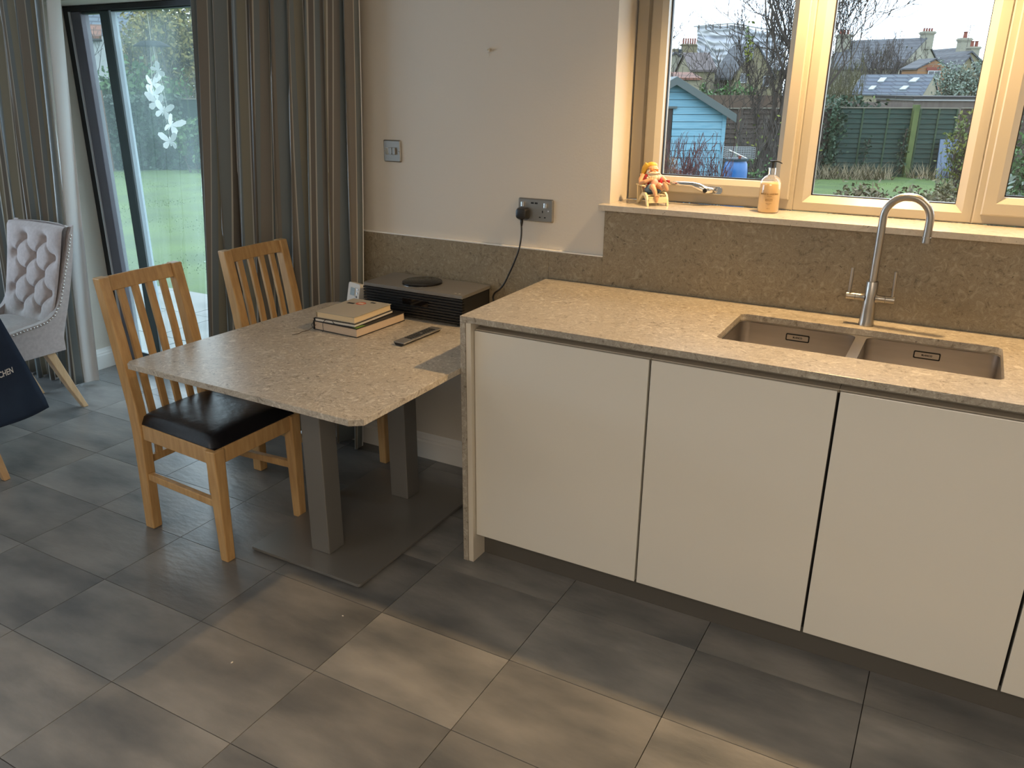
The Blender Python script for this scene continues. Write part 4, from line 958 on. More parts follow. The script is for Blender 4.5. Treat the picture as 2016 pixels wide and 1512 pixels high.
# grass blades on the lawn nearest the glass and tufts
mb = MB(); rd = random.Random(2)
def blade(p, h, w_, lean=.4):
    a = rd.uniform(0, 2*PI); d_ = Vector((math.cos(a), math.sin(a), 0)); q = Vector((-d_.y, d_.x, 0))
    mb.add([p-q*w_, p+q*w_, p+d_*(h*lean)+Vector((0, 0, h))], [(0, 1, 2)])
for k in range(42000):
    Y = 6+15*rd.random()**.7; X = rd.uniform(-.62, .62)*Y
    p = gp(X, Y)
    if p.y < 2.55: continue
    blade(Vector((p.x, p.y, ground(Y)-.01)), rd.uniform(.010, .024), rd.uniform(.004, .008), .6)
tag(mb.build('grass', mat('grass_blades', (.11, .21, .028), .9, col2=(.19, .30, .05), scale=1.2)), 'short green grass blades standing up from the lawn', 'grass', kind='stuff')
mb = MB()
for k in range(2600):
    Y = 20.2+rd.uniform(-.5, .5); X = rd.uniform(5.2, 12.5)
    if noise.noise(Vector((X*1.1, 3, 0))) < -.12: continue
    p = gp(X, Y); blade(Vector((p.x, p.y, ground(Y)-.03)), rd.uniform(.15, .45), .012, .9)
tag(mb.build('dry_grass', M_DRYG), 'tufts of straw-coloured long grass at the foot of the green fence', 'grass', kind='stuff')

def leaves(mb, n, fn, s0, s1, rd, asp=1.5):
    for _ in range(n):
        p = fn(); sz = rd.uniform(s0, s1); a = Vector((rd.gauss(0, 1), rd.gauss(0, 1), rd.gauss(0, 1))).normalized(); b_ = a.cross(Vector((rd.gauss(0, 1), rd.gauss(0, 1), rd.gauss(0, 1)))).normalized()
        mb.add([p-a*sz*asp*.5, p+b_*sz*.4, p+a*sz*asp*.5, p-b_*sz*.4], [(0, 1, 2, 3)])
def branches(mb, p, d, ln, r, lev, rd, kids=3, up=.25, jit=.35, shrink=.68, tips=None, seg=4, n=4, minr=.003, spread=.75):
    pts = [p]; rs = [r]
    for k in range(seg):
        d = (d+Vector((rd.gauss(0, jit), rd.gauss(0, jit), rd.gauss(0, jit)))*.45+Vector((0, 0, up*.3))).normalized()
        p = p+d*(ln/seg); pts.append(p); rs.append(max(minr, r*(1-.5*(k+1)/seg)))
    mb.tube(pts, rs, n if lev > 1 else 3, cap=False)
    if lev <= 0:
        if tips is not None: tips.append(p)
        return
    for k in range(kids):
        t = rd.randint(1, seg); q = pts[t] if k else pts[-1]
        dd = (d+Vector((rd.gauss(0, 1), rd.gauss(0, 1), rd.gauss(0, .7)))*spread+Vector((0, 0, up))).normalized()
        branches(mb, q, dd, ln*shrink*rd.uniform(.75, 1.2), max(minr, rs[t]*.72), lev-1, rd, kids, up, jit, shrink, tips, seg, n, minr, spread)

# ---- blue shed ----
SH = thing('garden_shed', 'pale blue timber shed with grey felt roof seen through the left window pane', 'shed', tuple(at(1345, 340, 12.0)))
YS = 12.0
pr, pe = at(1328, 161, YS), at(1427, 224, YS+.06)       # ridge and right eave of the front gable
hdir = Vector((pe.x-pr.x, pe.y-pr.y, 0)).normalized(); half = (Vector((pe.x, pe.y, 0))-Vector((pr.x, pr.y, 0))).length
bdir = Vector((-hdir.y, hdir.x, 0)); bdir = bdir if bdir.dot(GF) > 0 else -bdir
bdir = (bdir+hdir*.02).normalized(); dep = 1.7; gz_ = ground(12.0); zr, ze = pr.z, pe.z
fp = lambda u, z, o=0: Vector((pr.x, pr.y, 0))+hdir*u+bdir*o+Vector((0, 0, z))
M_SHED = mat('shed_blue_paint', (.24, .58, .78), .7, col2=(.34, .70, .90), scale=4, stretch=(1, 1, 14)); M_FELT = mat('grey_roof_felt', (.27, .31, .33), .85, col2=(.36, .41, .43), scale=3); M_FASC = mat('shed_grey_trim', (.14, .18, .18), .7)
MB().prism([[(-half+.02, gz_), (half-.02, gz_), (half-.02, ze), (0, zr-.02), (-half+.02, ze)]], .02, dep-.02, lambda u, v, h: fp(u, v, h)).build('shed_core', M_FASC, SH)
dl, dr = -half-.0, -.10       # door opening on the left half
dr_x = at(1322, 260, YS); dru = (Vector((dr_x.x, dr_x.y, 0))-Vector((pr.x, pr.y, 0))).dot(hdir)
z = gz_+.03; bh = .098
while z < zr-.06:
    z1 = z+bh-.006; hw = half if z1 < ze else half*(zr-z1)/(zr-ze)
    hw0 = half if z < ze else half*(zr-z)/(zr-ze)
    x_l = -hw if z > 1.32 or True else dru
    if z < 1.32: x_l = dru
    mb = MB(); mb.prism([[(x_l if z < 1.32 else -hw0, z), (hw0, z), (hw, z1), (x_l if z < 1.32 else -hw, z1)]], -.004, .02, lambda u, v, h: fp(u, v, h)-bdir*(.012*(1-(v-z)/bh)))
    mb.build('cladding_board', M_SHED, SH)
    if z1 < ze+.02:
        MB().prism([[(0, z), (dep, z), (dep, z1), (0, z1)]], -.004, .016, lambda u, v, h: fp(half, v, u)+hdir*(h+.012*(1-(v-z)/bh))).build('cladding_board', M_SHED, SH)
    z += bh
MB().prism([[(-half, gz_+.03), (dru-.01, gz_+.03), (dru-.01, 1.30), (-half, 1.30)]], -.01, .02, lambda u, v, h: fp(u, v, h)).build('door', mat('shed_door_brown', (.045, .028, .022), .8, col2=(.08, .05, .04), scale=5, stretch=(9, 9, 1)), SH)
MB().prism([[(-half, 1.305), (dru+.045, 1.305), (dru+.045, 1.335), (-half, 1.335)]], -.05, .02, lambda u, v, h: fp(u, v, h)).build('door_lintel', M_FASC, SH)
MB().prism([[(half-.03, gz_+.03), (half+.025, gz_+.03), (half+.025, ze), (half-.03, ze)]], -.02, .025, lambda u, v, h: fp(u, v, h)).build('corner_post', M_SHED, SH)
sl_ = (zr-ze)/half
for sg in (1, -1):
    u0, u1 = 0, sg*(half+.13); z0, z1 = zr+.035, zr+.035-sl_*(half+.13)
    MB().prism([[(u0, z0), (u1, z1), (u1, z1+.035), (u0, z0+.035)]], -.13, dep+.12, lambda u, v, h: fp(u, v, h)).build('roof_slope', M_FELT, SH)
    MB().prism([[(u0, z0-.075), (u1, z1-.075), (u1, z1+.03), (u0, z0+.03)]], -.145, -.1305, lambda u, v, h: fp(u, v, h)).build('barge_board', M_FASC, SH)

# ---- blue water butt, wire crate and flower pot ----
pb = at(1450, 312, 10.2); zb0 = ground(10.2); hb_ = pb.z-zb0
BR = thing('water_barrel', 'bright blue plastic barrel beside the pale blue shed', 'barrel', (pb.x, pb.y, zb0))
M_BARL = mat('barrel_blue', (.01, .19, .62), .35, col2=(.015, .25, .72), scale=2)
MB().lathe([(.115, 0), (.138, .05), (.145, hb_*.3), (.145, hb_*.85), (.135, hb_*.94), (.12, hb_*.965), (.12, hb_*.975)], (pb.x, pb.y, zb0), 32).build('barrel_body', M_BARL, BR, smooth=True, angle=.6)
MB().lathe([(.142, hb_*.976), (.145, hb_), (.13, hb_+.005)], (pb.x, pb.y, zb0), 32).build('lid', mat('dark_teal_lid', (.03, .07, .10), .5), BR, smooth=True, angle=.5)
for zz in (.33, .62): MB().lathe([(.1455, hb_*zz-.012), (.150, hb_*zz), (.1455, hb_*zz+.012)], (pb.x, pb.y, zb0), 32, cap=False).build('rib', M_BARL, BR, smooth=True)
pc = at(1452, 311, 10.2); CR = thing('wire_crate', 'pale wire crate standing on the blue barrel', 'crate', (pc.x, pc.y, pb.z+.006))
mw = mat('pale_wire', (.55, .60, .62), .4, .3); z0 = pb.z+.007; cw, cdp, chh = .17, .10, .125
mb = MB(); q = lambda a, c_, z_: Vector((pc.x, pc.y, z_))+GR*(a+.01)+GF*c_
for k in range(7):
    z_ = z0+chh*k/6; r_ = .0022
    mb.tube([q(-cw, -cdp, z_), q(cw, -cdp, z_), q(cw, cdp, z_), q(-cw, cdp, z_), q(-cw, -cdp, z_)], r_, 4)
for k in range(13):
    a = -cw+2*cw*k/12
    for c_ in (-cdp, cdp): mb.tube([q(a, c_, z0), q(a, c_, z0+chh)], .0016, 4)
mb.build('wire_mesh', mw, CR, kind='stuff')
MB().tube([q(-.15, -cdp-.01, z0+.10), q(.07, -cdp-.012, z0+.005)], .005, 5).build('cane', M_WPLAST, CR)
ppt = q(-.015, -cdp-.02, z0); tag(MB().lathe([(.014, 0), (.02, .03), (.022, .032), (.02, .034)], (ppt.x, ppt.y, z0-.0005), 16).build('flower_pot', mat('terracotta', (.40, .10, .06), .8)), 'small red flower pot in front of the wire crate', 'flower pot')

# ---- red twiggy bush ----
def bush(name, label, u, v_top, Y, H_, W_, n, m, seed, lev=2, r=.006, kids=3, leaf=None, nl=0, ls=(.02, .04), group=None, up=.5, cat='bush', spread=.75, minr=.0022, ln=.55):
    rd = random.Random(seed); p = at(u, v_top, Y); z0 = ground(Y); H_ = H_ or (p.z-z0); t = thing(name, label, cat, (p.x, p.y, z0), group=group); mb = MB(); tips = []
    for k in range(n):
        a = rd.uniform(-1, 1); b0 = Vector((p.x, p.y, z0-.02))+GR*(a*W_*.45)+GF*rd.uniform(-.25, .25)*W_
        d_ = (GR*(a*W_/H_*.9)+GF*rd.gauss(0, .15)+Vector((0, 0, 1))).normalized()
        branches(mb, b0, d_, H_*ln*rd.uniform(.75, 1.1), r, lev, rd, kids, up, .3, .55, tips, 4, 4, minr, spread)
    b0 = Vector((p.x, p.y, z0)); lat = sorted(abs((Vector(v)-b0).dot(GR)) for v in mb.v); q95 = lat[int(len(lat)*.94)]; zz_ = sorted(v[2] for v in mb.v); zm = zz_[int(len(zz_)*.996)]
    kx = min(1.6, (W_*.5)/max(q95, .01)); kz = H_/(zm-z0)
    def fit(v):
        d_ = Vector(v)-b0; d_ = Vector((d_.x*kx, d_.y*kx, d_.z*kz)); l_ = math.hypot(d_.x, d_.y); lim = W_*.58
        if l_ > lim: k_ = (lim+(l_-lim)*.25)/l_; d_.x *= k_; d_.y *= k_
        d_.z = min(d_.z, H_*1.03+.2*max(0, d_.z-H_*1.03)); return b0+d_
    mb.v = [tuple(fit(v)) for v in mb.v]; tips = [fit(v) for v in tips]
    mb.build('twigs', m, t, kind='stuff')
    if leaf:
        lb = MB(); fn = lambda: rd.choice(tips)+Vector((rd.gauss(0, .05), rd.gauss(0, .05), rd.gauss(0, .04)))*min(H_, W_)*1.3
        leaves(lb, nl, fn, ls[0], ls[1], rd); lb.build('foliage', leaf, t, kind='stuff')
    return t
bush('twiggy_bush', 'leafless purple-red twiggy bush in front of the blue shed', 1363, 268, 9.2, 0, .78, 60, M_TWIGR, 11, lev=3, r=.009, minr=.0048, ln=.62, spread=.85)
bush('garden_shrub', 'low straggly plant right of the blue barrel', 1495, 312, 10.6, 0, .6, 10, M_TWIGG, 12, lev=2, leaf=M_LGRN, nl=260, ls=(.02, .04))
bush('dried_plant', 'pale dried plant at the left corner of the window beside the shed door', 1318, 285, 8.6, 0, .22, 14, M_DRYG, 13, lev=2, minr=.002)
# ---- big bare tree ----
p = at(1527, 300, 13.6); z0 = ground(13.6)
t = thing('bare_tree', 'tall leafless multi-stemmed tree filling the right of the left window pane', 'tree', (p.x, p.y, z0)); mb = MB(); rd = random.Random(21); tips = []
for k, (du, lean, ln, r) in enumerate(((-.10, -.18, 1.9, .055), (.10, .08, 2.2, .065), (.22, .22, 2.1, .045), (-.02, -.40, 1.5, .035), (.0, .0, 2.0, .05), (-.22, -.10, 1.4, .03))):
    branches(mb, Vector((p.x, p.y, z0-.05))+GR*du, (Vector((0, 0, 1))+GR*lean+GF*rd.gauss(0, .1)).normalized(), ln, r, 6, rd, 3, .34, .34, .70, tips, 4, 4, .0042, .62)
mb.build('trunk_and_branches', M_BARK, t, kind='stuff')
lb = MB(); leaves(lb, 60, lambda: at(1548-1548+1475+rd.gauss(0, 4), 90+rd.gauss(0, 18), 13.2), .03, .06, rd); lb.build('ivy_sprig', M_LYEL, t, kind='stuff')
bush('twig_thicket', 'dense grey thicket of bare stems under the tall tree', 1530, 232, 13.2, 0, 1.25, 70, M_TWIGG, 22, lev=3, r=.012, minr=.0042, up=.5, leaf=M_LYEL, nl=120, ls=(.03, .05), ln=.7)

# ---- fences ----
def fence_panel(p0, p1, z0, z1, rows, m, post_m, label, name='garden_fence', posts=True, pitch=None, battens=4, bm=None, dark=False, cap=True):
    d_ = Vector((p1.x-p0.x, p1.y-p0.y, 0)); L_ = d_.length; d_.normalize(); nr = Vector((d_.y, -d_.x, 0)); nr = nr if nr.dot(GF) < 0 else -nr
    t = thing(name, label, 'fence', (p0.x, p0.y, z0), group='garden fence panels'); base = Vector((p0.x, p0.y, 0)); rh = (z1-z0)/rows
    P_ = lambda u, v, h: base+d_*u+nr*h+Vector((0, 0, v))
    for k in range(rows):
        za, zb_ = z0+k*rh, z0+(k+1)*rh+.004; w_ = random.uniform(-.006, .006)
        mb = MB(); vs = []; n = 8
        for i in range(n+1):
            u = L_*i/n; wob = .006*math.sin(i*1.3+k*2.1)
            vs += [P_(u, za+wob, .034), P_(u, zb_+wob*.5, .004), P_(u, zb_+wob*.5, -.006), P_(u, za+wob, .004)]
        mb.add(vs, [(0, 1, 2, 3), (4*n+3, 4*n+2, 4*n+1, 4*n)]+[(4*i+a, 4*i+(a+1) % 4, 4*i+4+(a+1) % 4, 4*i+4+a) for i in range(n) for a in range(4)]); mb.build('fence_board', m, t)
    for k in range(battens):
        u = L_*(k+.0)/(max(1, battens-1)); u = min(max(u, .02), L_-.02); MB().prism([[(u-.02, z0), (u+.02, z0), (u+.02, z1), (u-.02, z1)]], .034, .052, P_).build('batten', post_m, t)
    if cap: MB().prism([[(0, z1), (L_, z1), (L_, z1+.025), (0, z1+.025)]], -.03, .05, P_).build('top_rail', mat('weathered_rail', (.30, .28, .22), .9), t)
    return t
M_FGRN = mat('fence_green', (.016, .055, .042), .85, col2=(.026, .08, .06), scale=3, stretch=(1, 1, 8)); M_FBRN = mat('fence_brown', (.075, .055, .045), .9, col2=(.12, .09, .07), scale=3, stretch=(1, 1, 8))
M_FGB = mat('batten_green', (.045, .10, .045), .85); M_FRED = mat('fence_reddish', (.26, .115, .06), .85, col2=(.34, .16, .09), scale=3, stretch=(1, 1, 8))
YF = 21.0
def fx(u, v=260): return at(u, v, YF)
zf0 = ground(YF)-.02
g1 = fence_panel(fx(1643), fx(1793), zf0, at(1700, 213, YF).z, 14, M_FGRN, M_FGB, 'wide dark green fence panel left of the mossy post, behind the tap')
g2 = fence_panel(fx(1803), fx(1878), zf0, at(1850, 214, YF).z, 14, M_FGRN, M_FGB, 'narrower dark green fence panel right of the mossy post', battens=3)
fence_panel(fx(1560), fx(1634), zf0, at(1600, 214, YF).z, 14, M_FBRN, M_FBRN, 'brown weathered fence panel left of the ivy-clad post')
fence_panel(fx(1455), fx(1556), zf0, at(1500, 214, YF).z, 14, M_FBRN, M_FBRN, 'dark brown fence panel behind the tall bare tree')
fence_panel(fx(1340), fx(1451), zf0, at(1400, 214, YF).z, 14, M_FBRN, M_FBRN, 'brown fence panel hidden behind the blue shed')
fence_panel(fx(1884), fx(1990), zf0, at(1930, 214, YF).z, 14, M_FBRN, M_FBRN, 'brown fence panel behind the climbing shrub')
fence_panel(fx(1994), fx(2110), zf0, at(1930, 214, YF).z, 14, M_FBRN, M_FBRN, 'brown fence panel at the right edge of the photo')
def post(u, z1, w_, m, label, Y=YF-.1):
    p = at(u, 260, Y); tag(MB().bar((p.x, p.y, zf0-.0), (p.x, p.y, z1), w_, up=GR).build('fence_post', m), label, 'fence post')
post(1796, at(1790, 206, YF).z, .13, mat('mossy_post', (.12, .18, .05), .9, col2=(.20, .26, .08), scale=4), 'mossy green fence post between the two green panels')
post(1638, at(1638, 208, YF).z, .10, M_FGB, 'ivy-clad fence post between brown and green panels')
# blue board leaning against the fence
pa = at(1868, 330, YF-.45); z0 = ground(YF-.4); BD = MB(); dd = GR*.30
zt_ = at(1868, 275, YF-.3).z
BD.prism([[(-.28, 0), (.24, 0), (.27, 1), (-.19, 1)]], 0, .03, lambda u, v, h: Vector((pa.x, pa.y, z0))+GR*u+GF*(v*.28+h)+Vector((0, 0, v*(zt_-z0))))
tag(BD.build('blue_board', mat('slate_blue_board', (.13, .21, .34), .5)), 'slate blue board leaning against the right green fence panel', 'board')
# ivy on fence
def ivy(label, pts, n, s0, s1, seed, sp=.10, m=M_LIVY, Y=YF-.14, name='ivy', dsp=.06):
    rd = random.Random(seed); mb = MB(); st = MB()
    P = [at(u, v, Y) for u, v in pts]
    for p in P: p.z = max(p.z, ground(Y))
    def fn():
        k = rd.randint(0, len(P)-2); q = rd.random(); return P[k].lerp(P[k+1], q)+GR*rd.gauss(0, sp)+GF*rd.gauss(0, dsp)+Vector((0, 0, rd.gauss(0, sp)))
    leaves(mb, n, fn, s0, s1, rd, 1.2); t = thing(name, label, 'ivy', tuple(P[-1])); mb.build('leaves', m, t, kind='stuff')
    st.tube(smooth_path(P, 3), .012, 5); st.build('stem', M_BARK, t)
ivy('dark ivy climbing the post between the brown and green fence panels', [(1645, 212), (1648, 240), (1640, 270), (1632, 300), (1626, 330), (1622, 345)], 800, .05, .10, 31, .14)
ivy('thin ivy strand creeping up the middle of the green fence panel', [(1712, 275), (1705, 295), (1700, 318), (1698, 335)], 130, .04, .07, 32, .06)
ivy('thin ivy strand climbing beside the mossy post', [(1786, 252), (1778, 285), (1772, 315), (1770, 340)], 170, .04, .08, 33, .06)
bush('ivy_mound', 'dark green mound of ivy above the brown fence left of the barn', 1665, 198, 22.2, 0, 1.6, 20, M_BARK, 34, lev=2, r=.02, leaf=M_LIVY, nl=1800, ls=(.06, .12), minr=.006, ln=.7)
# climbing shrub right, front shrubs
bush('climbing_shrub', 'tall sparse yellow-green climber at the right side of the middle pane', 1905, 226, 13.5, 0, .55, 16, M_BARK, 41, lev=3, r=.018, leaf=M_LYEL, nl=700, ls=(.035, .06), minr=.004, ln=.6, up=.6)
bush('evergreen_shrub', 'dense green leafy shrub filling the right-hand window pane', 2046, 215, 7.0, 0, .62, 26, M_BARK, 42, lev=3, r=.012, leaf=M_LGRN, nl=2600, ls=(.022, .042), minr=.003, ln=.6)
bush('laurel_shrub', 'grey-green large-leaved shrub at the bottom of the right-hand window pane', 2034, 345, 4.6, 0, .42, 16, M_BARK, 43, lev=2, r=.010, leaf=M_LGRY, nl=420, ls=(.024, .042), ln=.6)
def leafy(name, label, u, v_top, Y, W_, dp, n, s0, s1, ms, seed, cat='bush', asp=1.5, shell=.35):
    rd = random.Random(seed); p = at(u, v_top, Y); z0 = ground(Y); H_ = p.z-z0; t = thing(name, label, cat, (p.x, p.y, z0)); parts = [MB() for _ in ms]
    c = Vector((p.x, p.y, z0)); tw = MB()
    def fn():
        a = rd.uniform(0, 2*PI); r_ = (shell+(1-shell)*rd.random())**.6; x_, y_ = math.cos(a)*r_, math.sin(a)*r_; q = 1-.16*rd.random() if rd.random() < .72 else rd.random()
        top = H_*(.95+.04*noise.noise(Vector((x_*2.5+seed, y_*2, 0)))+.05*noise.noise(Vector((x_*9, y_*7, seed)))+.02)*(1-.2*(x_*x_)**3)
        return c+GR*(x_*W_*.5)+GF*(y_*dp*.5)+Vector((0, 0, q*top))
    for i, pm in enumerate(parts): leaves(pm, n//len(ms), fn, s0, s1, rd, asp); pm.build('foliage', ms[i], t, kind='stuff')
    for k in range(max(12, n//40)):
        e_ = fn(); b_ = c.lerp(Vector((e_.x, e_.y, z0)), .6); tw.tube([b_, b_.lerp(e_, .5)+Vector((rd.gauss(0, .03), rd.gauss(0, .03), 0)), e_], [.005, .004, .002], 3)
    tw.build('twigs', M_TWIGG, t, kind='stuff'); return t
M_LOLV = leafm('leaf_olive', (.20, .22, .06), (.32, .28, .12)); M_LPAL = leafm('leaf_pale_dry', (.42, .34, .20), (.30, .24, .13))
leafy('withered_hedge', 'low withered hedge of brown and olive leaves just outside the window behind the tap', 1768, 366, 4.2, .68, .5, 7000, .011, .026, [M_LDRY, M_LOLV, M_LPAL], 44)
leafy('withered_shrub', 'brown-leaved shrub at the foot of the yellow-green climber', 1896, 352, 4.6, .26, .4, 2200, .011, .024, [M_LDRY, M_LOLV], 45)
# ---- houses ----
M_SLATE = brick_mat('slate_roof', (.14, .155, .18, 1), (.18, .195, .22, 1), (.10, .11, .13, 1), .5, .30); M_SLATE2 = brick_mat('slate_roof_mossy', (.15, .19, .26, 1), (.20, .25, .30, 1), (.09, .11, .15, 1), .7, .22)
M_GAULT = brick_mat('gault_brick', (.42, .42, .31, 1), (.52, .50, .38, 1), (.48, .47, .39, 1), .5, .16); M_REDB = brick_mat('red_buff_brick', (.42, .17, .08, 1), (.52, .32, .14, 1), (.36, .24, .16, 1), 1.1, .22)
M_YELB = brick_mat('yellow_brick', (.30, .26, .14, 1), (.40, .36, .22, 1), (.34, .30, .2, 1), .5, .18); M_RENDER = mat('white_render', (.62, .65, .66), .8, col2=(.70, .73, .74), scale=.7)
M_POT = mat('chimney_pot', (.36, .10, .06), .8); M_WFRM = mat('white_window_frame', (.75, .77, .78), .5); M_WGLS = mat('dark_window_glass', (.06, .08, .10), .1); M_REDT = brick_mat('red_tile_roof', (.30, .12, .08, 1), (.38, .17, .11, 1), (.2, .09, .06, 1), .4, .25)
M_BUFF = mat('buff_wall', (.40, .36, .25), .9, col2=(.46, .42, .30), scale=2); M_CONC = mat('grey_brown_wall', (.20, .165, .145), .9, col2=(.26, .22, .19), scale=1.5, stretch=(6, 6, 1))
def house(name, label, e0, r0, dvec, base, wm, rm, over=.15, th=.12, cat='house'):
    """e0 near eave start, r0 ridge start (above the gable middle), dvec along the ridge"""
    r0 = Vector(r0); e0 = Vector(e0); dvec = Vector((dvec.x, dvec.y, 0)); dn = dvec.normalized(); off = Vector((r0.x-e0.x, r0.y-e0.y, 0)); off -= dn*off.dot(dn); hw = off.length; on = off/hw
    rb = Vector((e0.x, e0.y, 0))+off; A, Bp = Vector((e0.x, e0.y, 0)), Vector((e0.x, e0.y, 0))+off*2; L_ = dvec.length; t = thing(name, label, cat, (rb.x, rb.y, base)); ze, zr = e0.z, r0.z
    G = lambda u, v, h: A+on*u+dn*h+Vector((0, 0, v))
    MB().prism([[(0, base), (2*hw, base), (2*hw, ze), (hw, zr), (0, ze)]], 0, L_, G).build('walls', wm, t)
    k = (zr-ze)/hw
    for s_ in (0, 1):
        u0, u1 = (hw, -over) if s_ == 0 else (hw, 2*hw+over); za, zb_ = zr+.03, zr+.03-k*(hw+over)
        MB().prism([[(u0, za), (u1, zb_), (u1, zb_+th), (u0, za+th)]], -over*.6, L_+over*.6, G).build('roof_slope', rm, t)
    return t
def win(parent, c, rt, up, w_, h_, nrm, name='window'):
    f = MB(); c = Vector(c); f.prism([[(-w_/2, -h_/2), (w_/2, -h_/2), (w_/2, h_/2), (-w_/2, h_/2)]], 0, .06, lambda u, v, h: c+rt*u+up*v+nrm*h); o = f.build(name, M_WFRM, parent)
    for s_ in (-1, 1): MB().prism([[(-w_*.2, -h_*.38), (w_*.2, -h_*.38), (w_*.2, h_*.38), (-w_*.2, h_*.38)]], .0605, .075, lambda u, v, h: c+rt*(u+s_*w_*.235)+up*v+nrm*h).build('pane', M_WGLS, o)
def chimney(parent, u, v_top, v_bot, wpx, Y, pots, m=M_GAULT, depth=.9):
    a, b_ = at(u, v_top, Y), at(u, v_bot, Y); w_ = wpx*Y/FPX*.97; H_ = a.z-b_.z; k = H_
    mb = MB(); c = Vector((b_.x, b_.y, 0)); P_ = lambda uu, vv, h: c+GR*uu+GF*h+Vector((0, 0, vv))
    for z0, z1, s_ in ((b_.z-H_*.6, b_.z+H_*.72, 1), (b_.z+H_*.72, b_.z+H_*.82, 1.14), (b_.z+H_*.82, b_.z+H_*.92, 1.28), (b_.z+H_*.92, a.z, 1.12)):
        mb.prism([[(-w_/2*s_, z0), (w_/2*s_, z0), (w_/2*s_, z1), (-w_/2*s_, z1)]], -depth/2*s_, depth/2*s_, P_)
    o = mb.build('chimney_stack', m, parent); pr_ = w_/max(pots, 2)*.40; ph_ = 1.0 if pots < 5 else 1.9
    for i in range(pots):
        q = c+GR*((i+.5)/pots-.5)*w_; MB().lathe([(pr_*1.05, 0), (pr_*.85, pr_*2.6*ph_), (pr_*1.1, pr_*2.8*ph_), (pr_*1.1, pr_*3.1*ph_)], (q.x, q.y, a.z), 10).build('chimney_pot', M_POT, o)
    return o
# slate-roofed outbuilding with skylights
YB = 56; th_ = math.radians(40); dB = GR*math.cos(th_)-GF*math.sin(th_); nB = GR*math.sin(th_)+GF*math.cos(th_)
e0 = at(1676, 186, YB); e1 = e0+dB*4.30; r0 = e0+nB*1.85; r0.z = at(1714, 150, YB+1.4).z
bn = house('outbuilding', 'low buff outbuilding with slate roof and four skylights above the green fence', e0, r0, e1-e0, ground(YB)-.3, M_BUFF, M_SLATE2, .12, .08)
def on_roof(u, v, e0=e0, r0=r0, d=(e1-e0)):
    n = Vector((d.x, d.y, 0)).cross(Vector((r0.x-e0.x, r0.y-e0.y, r0.z-e0.z))).normalized(); n = n if n.z > 0 else -n
    dd = ray(u, v); t = (e0+n*.16-CAM).dot(n)/dd.dot(n); return CAM+dd*t, n
M_SKYL = mat('skylight_glass', (.62, .70, .74), .15)
for (a, b_, c_, d_) in (((1727, 161), (1739, 161), (1746, 153), (1734, 153)), ((1788, 161), (1802, 161), (1811, 153), (1799, 153)), ((1709, 176), (1719, 176), (1726, 169), (1716, 169)), ((1770, 176), (1782, 176), (1790, 169), (1779, 169))):
    mb = MB(); ps = [on_roof(*q_) for q_ in (a, b_, c_, d_)]; n = ps[0][1]
    mb.add([p_-n*.14 for p_, _ in ps]+[p_+n*.02 for p_, _ in ps], [(0, 3, 2, 1), (4, 5, 6, 7), (0, 1, 5, 4), (1, 2, 6, 5), (2, 3, 7, 6), (3, 0, 4, 7)]); sk = mb.build('skylight', M_SKYL, bn)
# brick gable house
YK = 62; e0 = at(1807, 136, YK); e0r = at(1873, 134, YK); r0 = at(1842, 118, YK)
k1 = house('brick_cottage', 'orange and buff brick gabled cottage behind the slate-roofed outbuilding', e0, r0, GF*2.5, ground(YK)-.5, M_REDB, M_SLATE, .12, .10)
c = at(1838, 147, YK-.05); win(k1, c, GR, Vector((0, 0, 1)), 23*YK/FPX, 15*YK/FPX, -GF)
c = at(1838, 136, YK-.05); MB().box(-.5, .5, -.06, 0, -.1, .12, Matrix.Translation(c) @ Matrix.Rotation(YAW, 4, 'Z')).build('lintel', mat('red_brick_lintel', (.34, .08, .05), .8), k1)
# big terrace house with gable end and two chimneys
YH = 84; r1 = at(1822, 78, YH); r0 = at(1670, 83, YH+6); dv_ = Vector((r1.x-r0.x, r1.y-r0.y, 0)); pp = at(1786, 128, YH-4.5); 
dn = dv_.normalized(); pn = Vector((dn.y, -dn.x, 0)); pn = pn if pn.dot(GF) < 0 else -pn
e0 = Vector((r0.x, r0.y, 0))+pn*4.4; e0.z = at(1786, 134, YH-4.4).z
k2 = house('terrace_house', 'long grey-slated terrace house with pale brick gable end behind the bare trees', e0, Vector((r0.x, r0.y, r1.z)), dv_, ground(YH)-1, M_GAULT, M_SLATE, .2, .15)
chimney(k2, 1823, 62, 84, 19, YH+.4, 4); chimney(k2, 1659, 68, 90, 20, YH+5, 3, depth=1.2)
# houses at the right
YR = 88
def simple_house(name, label, pts, Y, dep, wm, rm, base=None):
    e0, ap_, e1 = [at(u, v, Y) for u, v in pts]; return house(name, label, e0, ap_, GF*dep, ground(Y)-1, wm, rm, .25, .18)
k3 = simple_house('far_house', 'grey slate-roofed house right of the terrace gable with a tall chimney', ((1868, 132), (1905, 96), (1942, 132)), YR+8, 9, M_SLATE, M_SLATE); chimney(k3, 1895, 75, 100, 18, YR+7, 1)
k4 = simple_house('far_house', 'pale brick gabled house with small chimney above the silver-green bush', ((1882, 125), (1912, 104), (1944, 125)), YR, 8, M_YELB, M_SLATE); chimney(k4, 1914, 92, 110, 16, YR+.5, 2)
k5 = simple_house('far_house', 'lower pale gabled house just above the silver-green bush', ((1890, 134), (1908, 113), (1930, 134)), YR-16, 5, M_YELB, M_SLATE)
p = at(1857, 99, YR+24); tag(MB().box(-1.8, 1.2, 0, 6, ground(YR)-p.z-1, 0, Matrix.Translation(p) @ Matrix.Rotation(YAW, 4, 'Z')).build('flat_roofed_extension', M_SLATE), 'dark flat-topped slate roof between the terrace gable and the right houses', 'building')
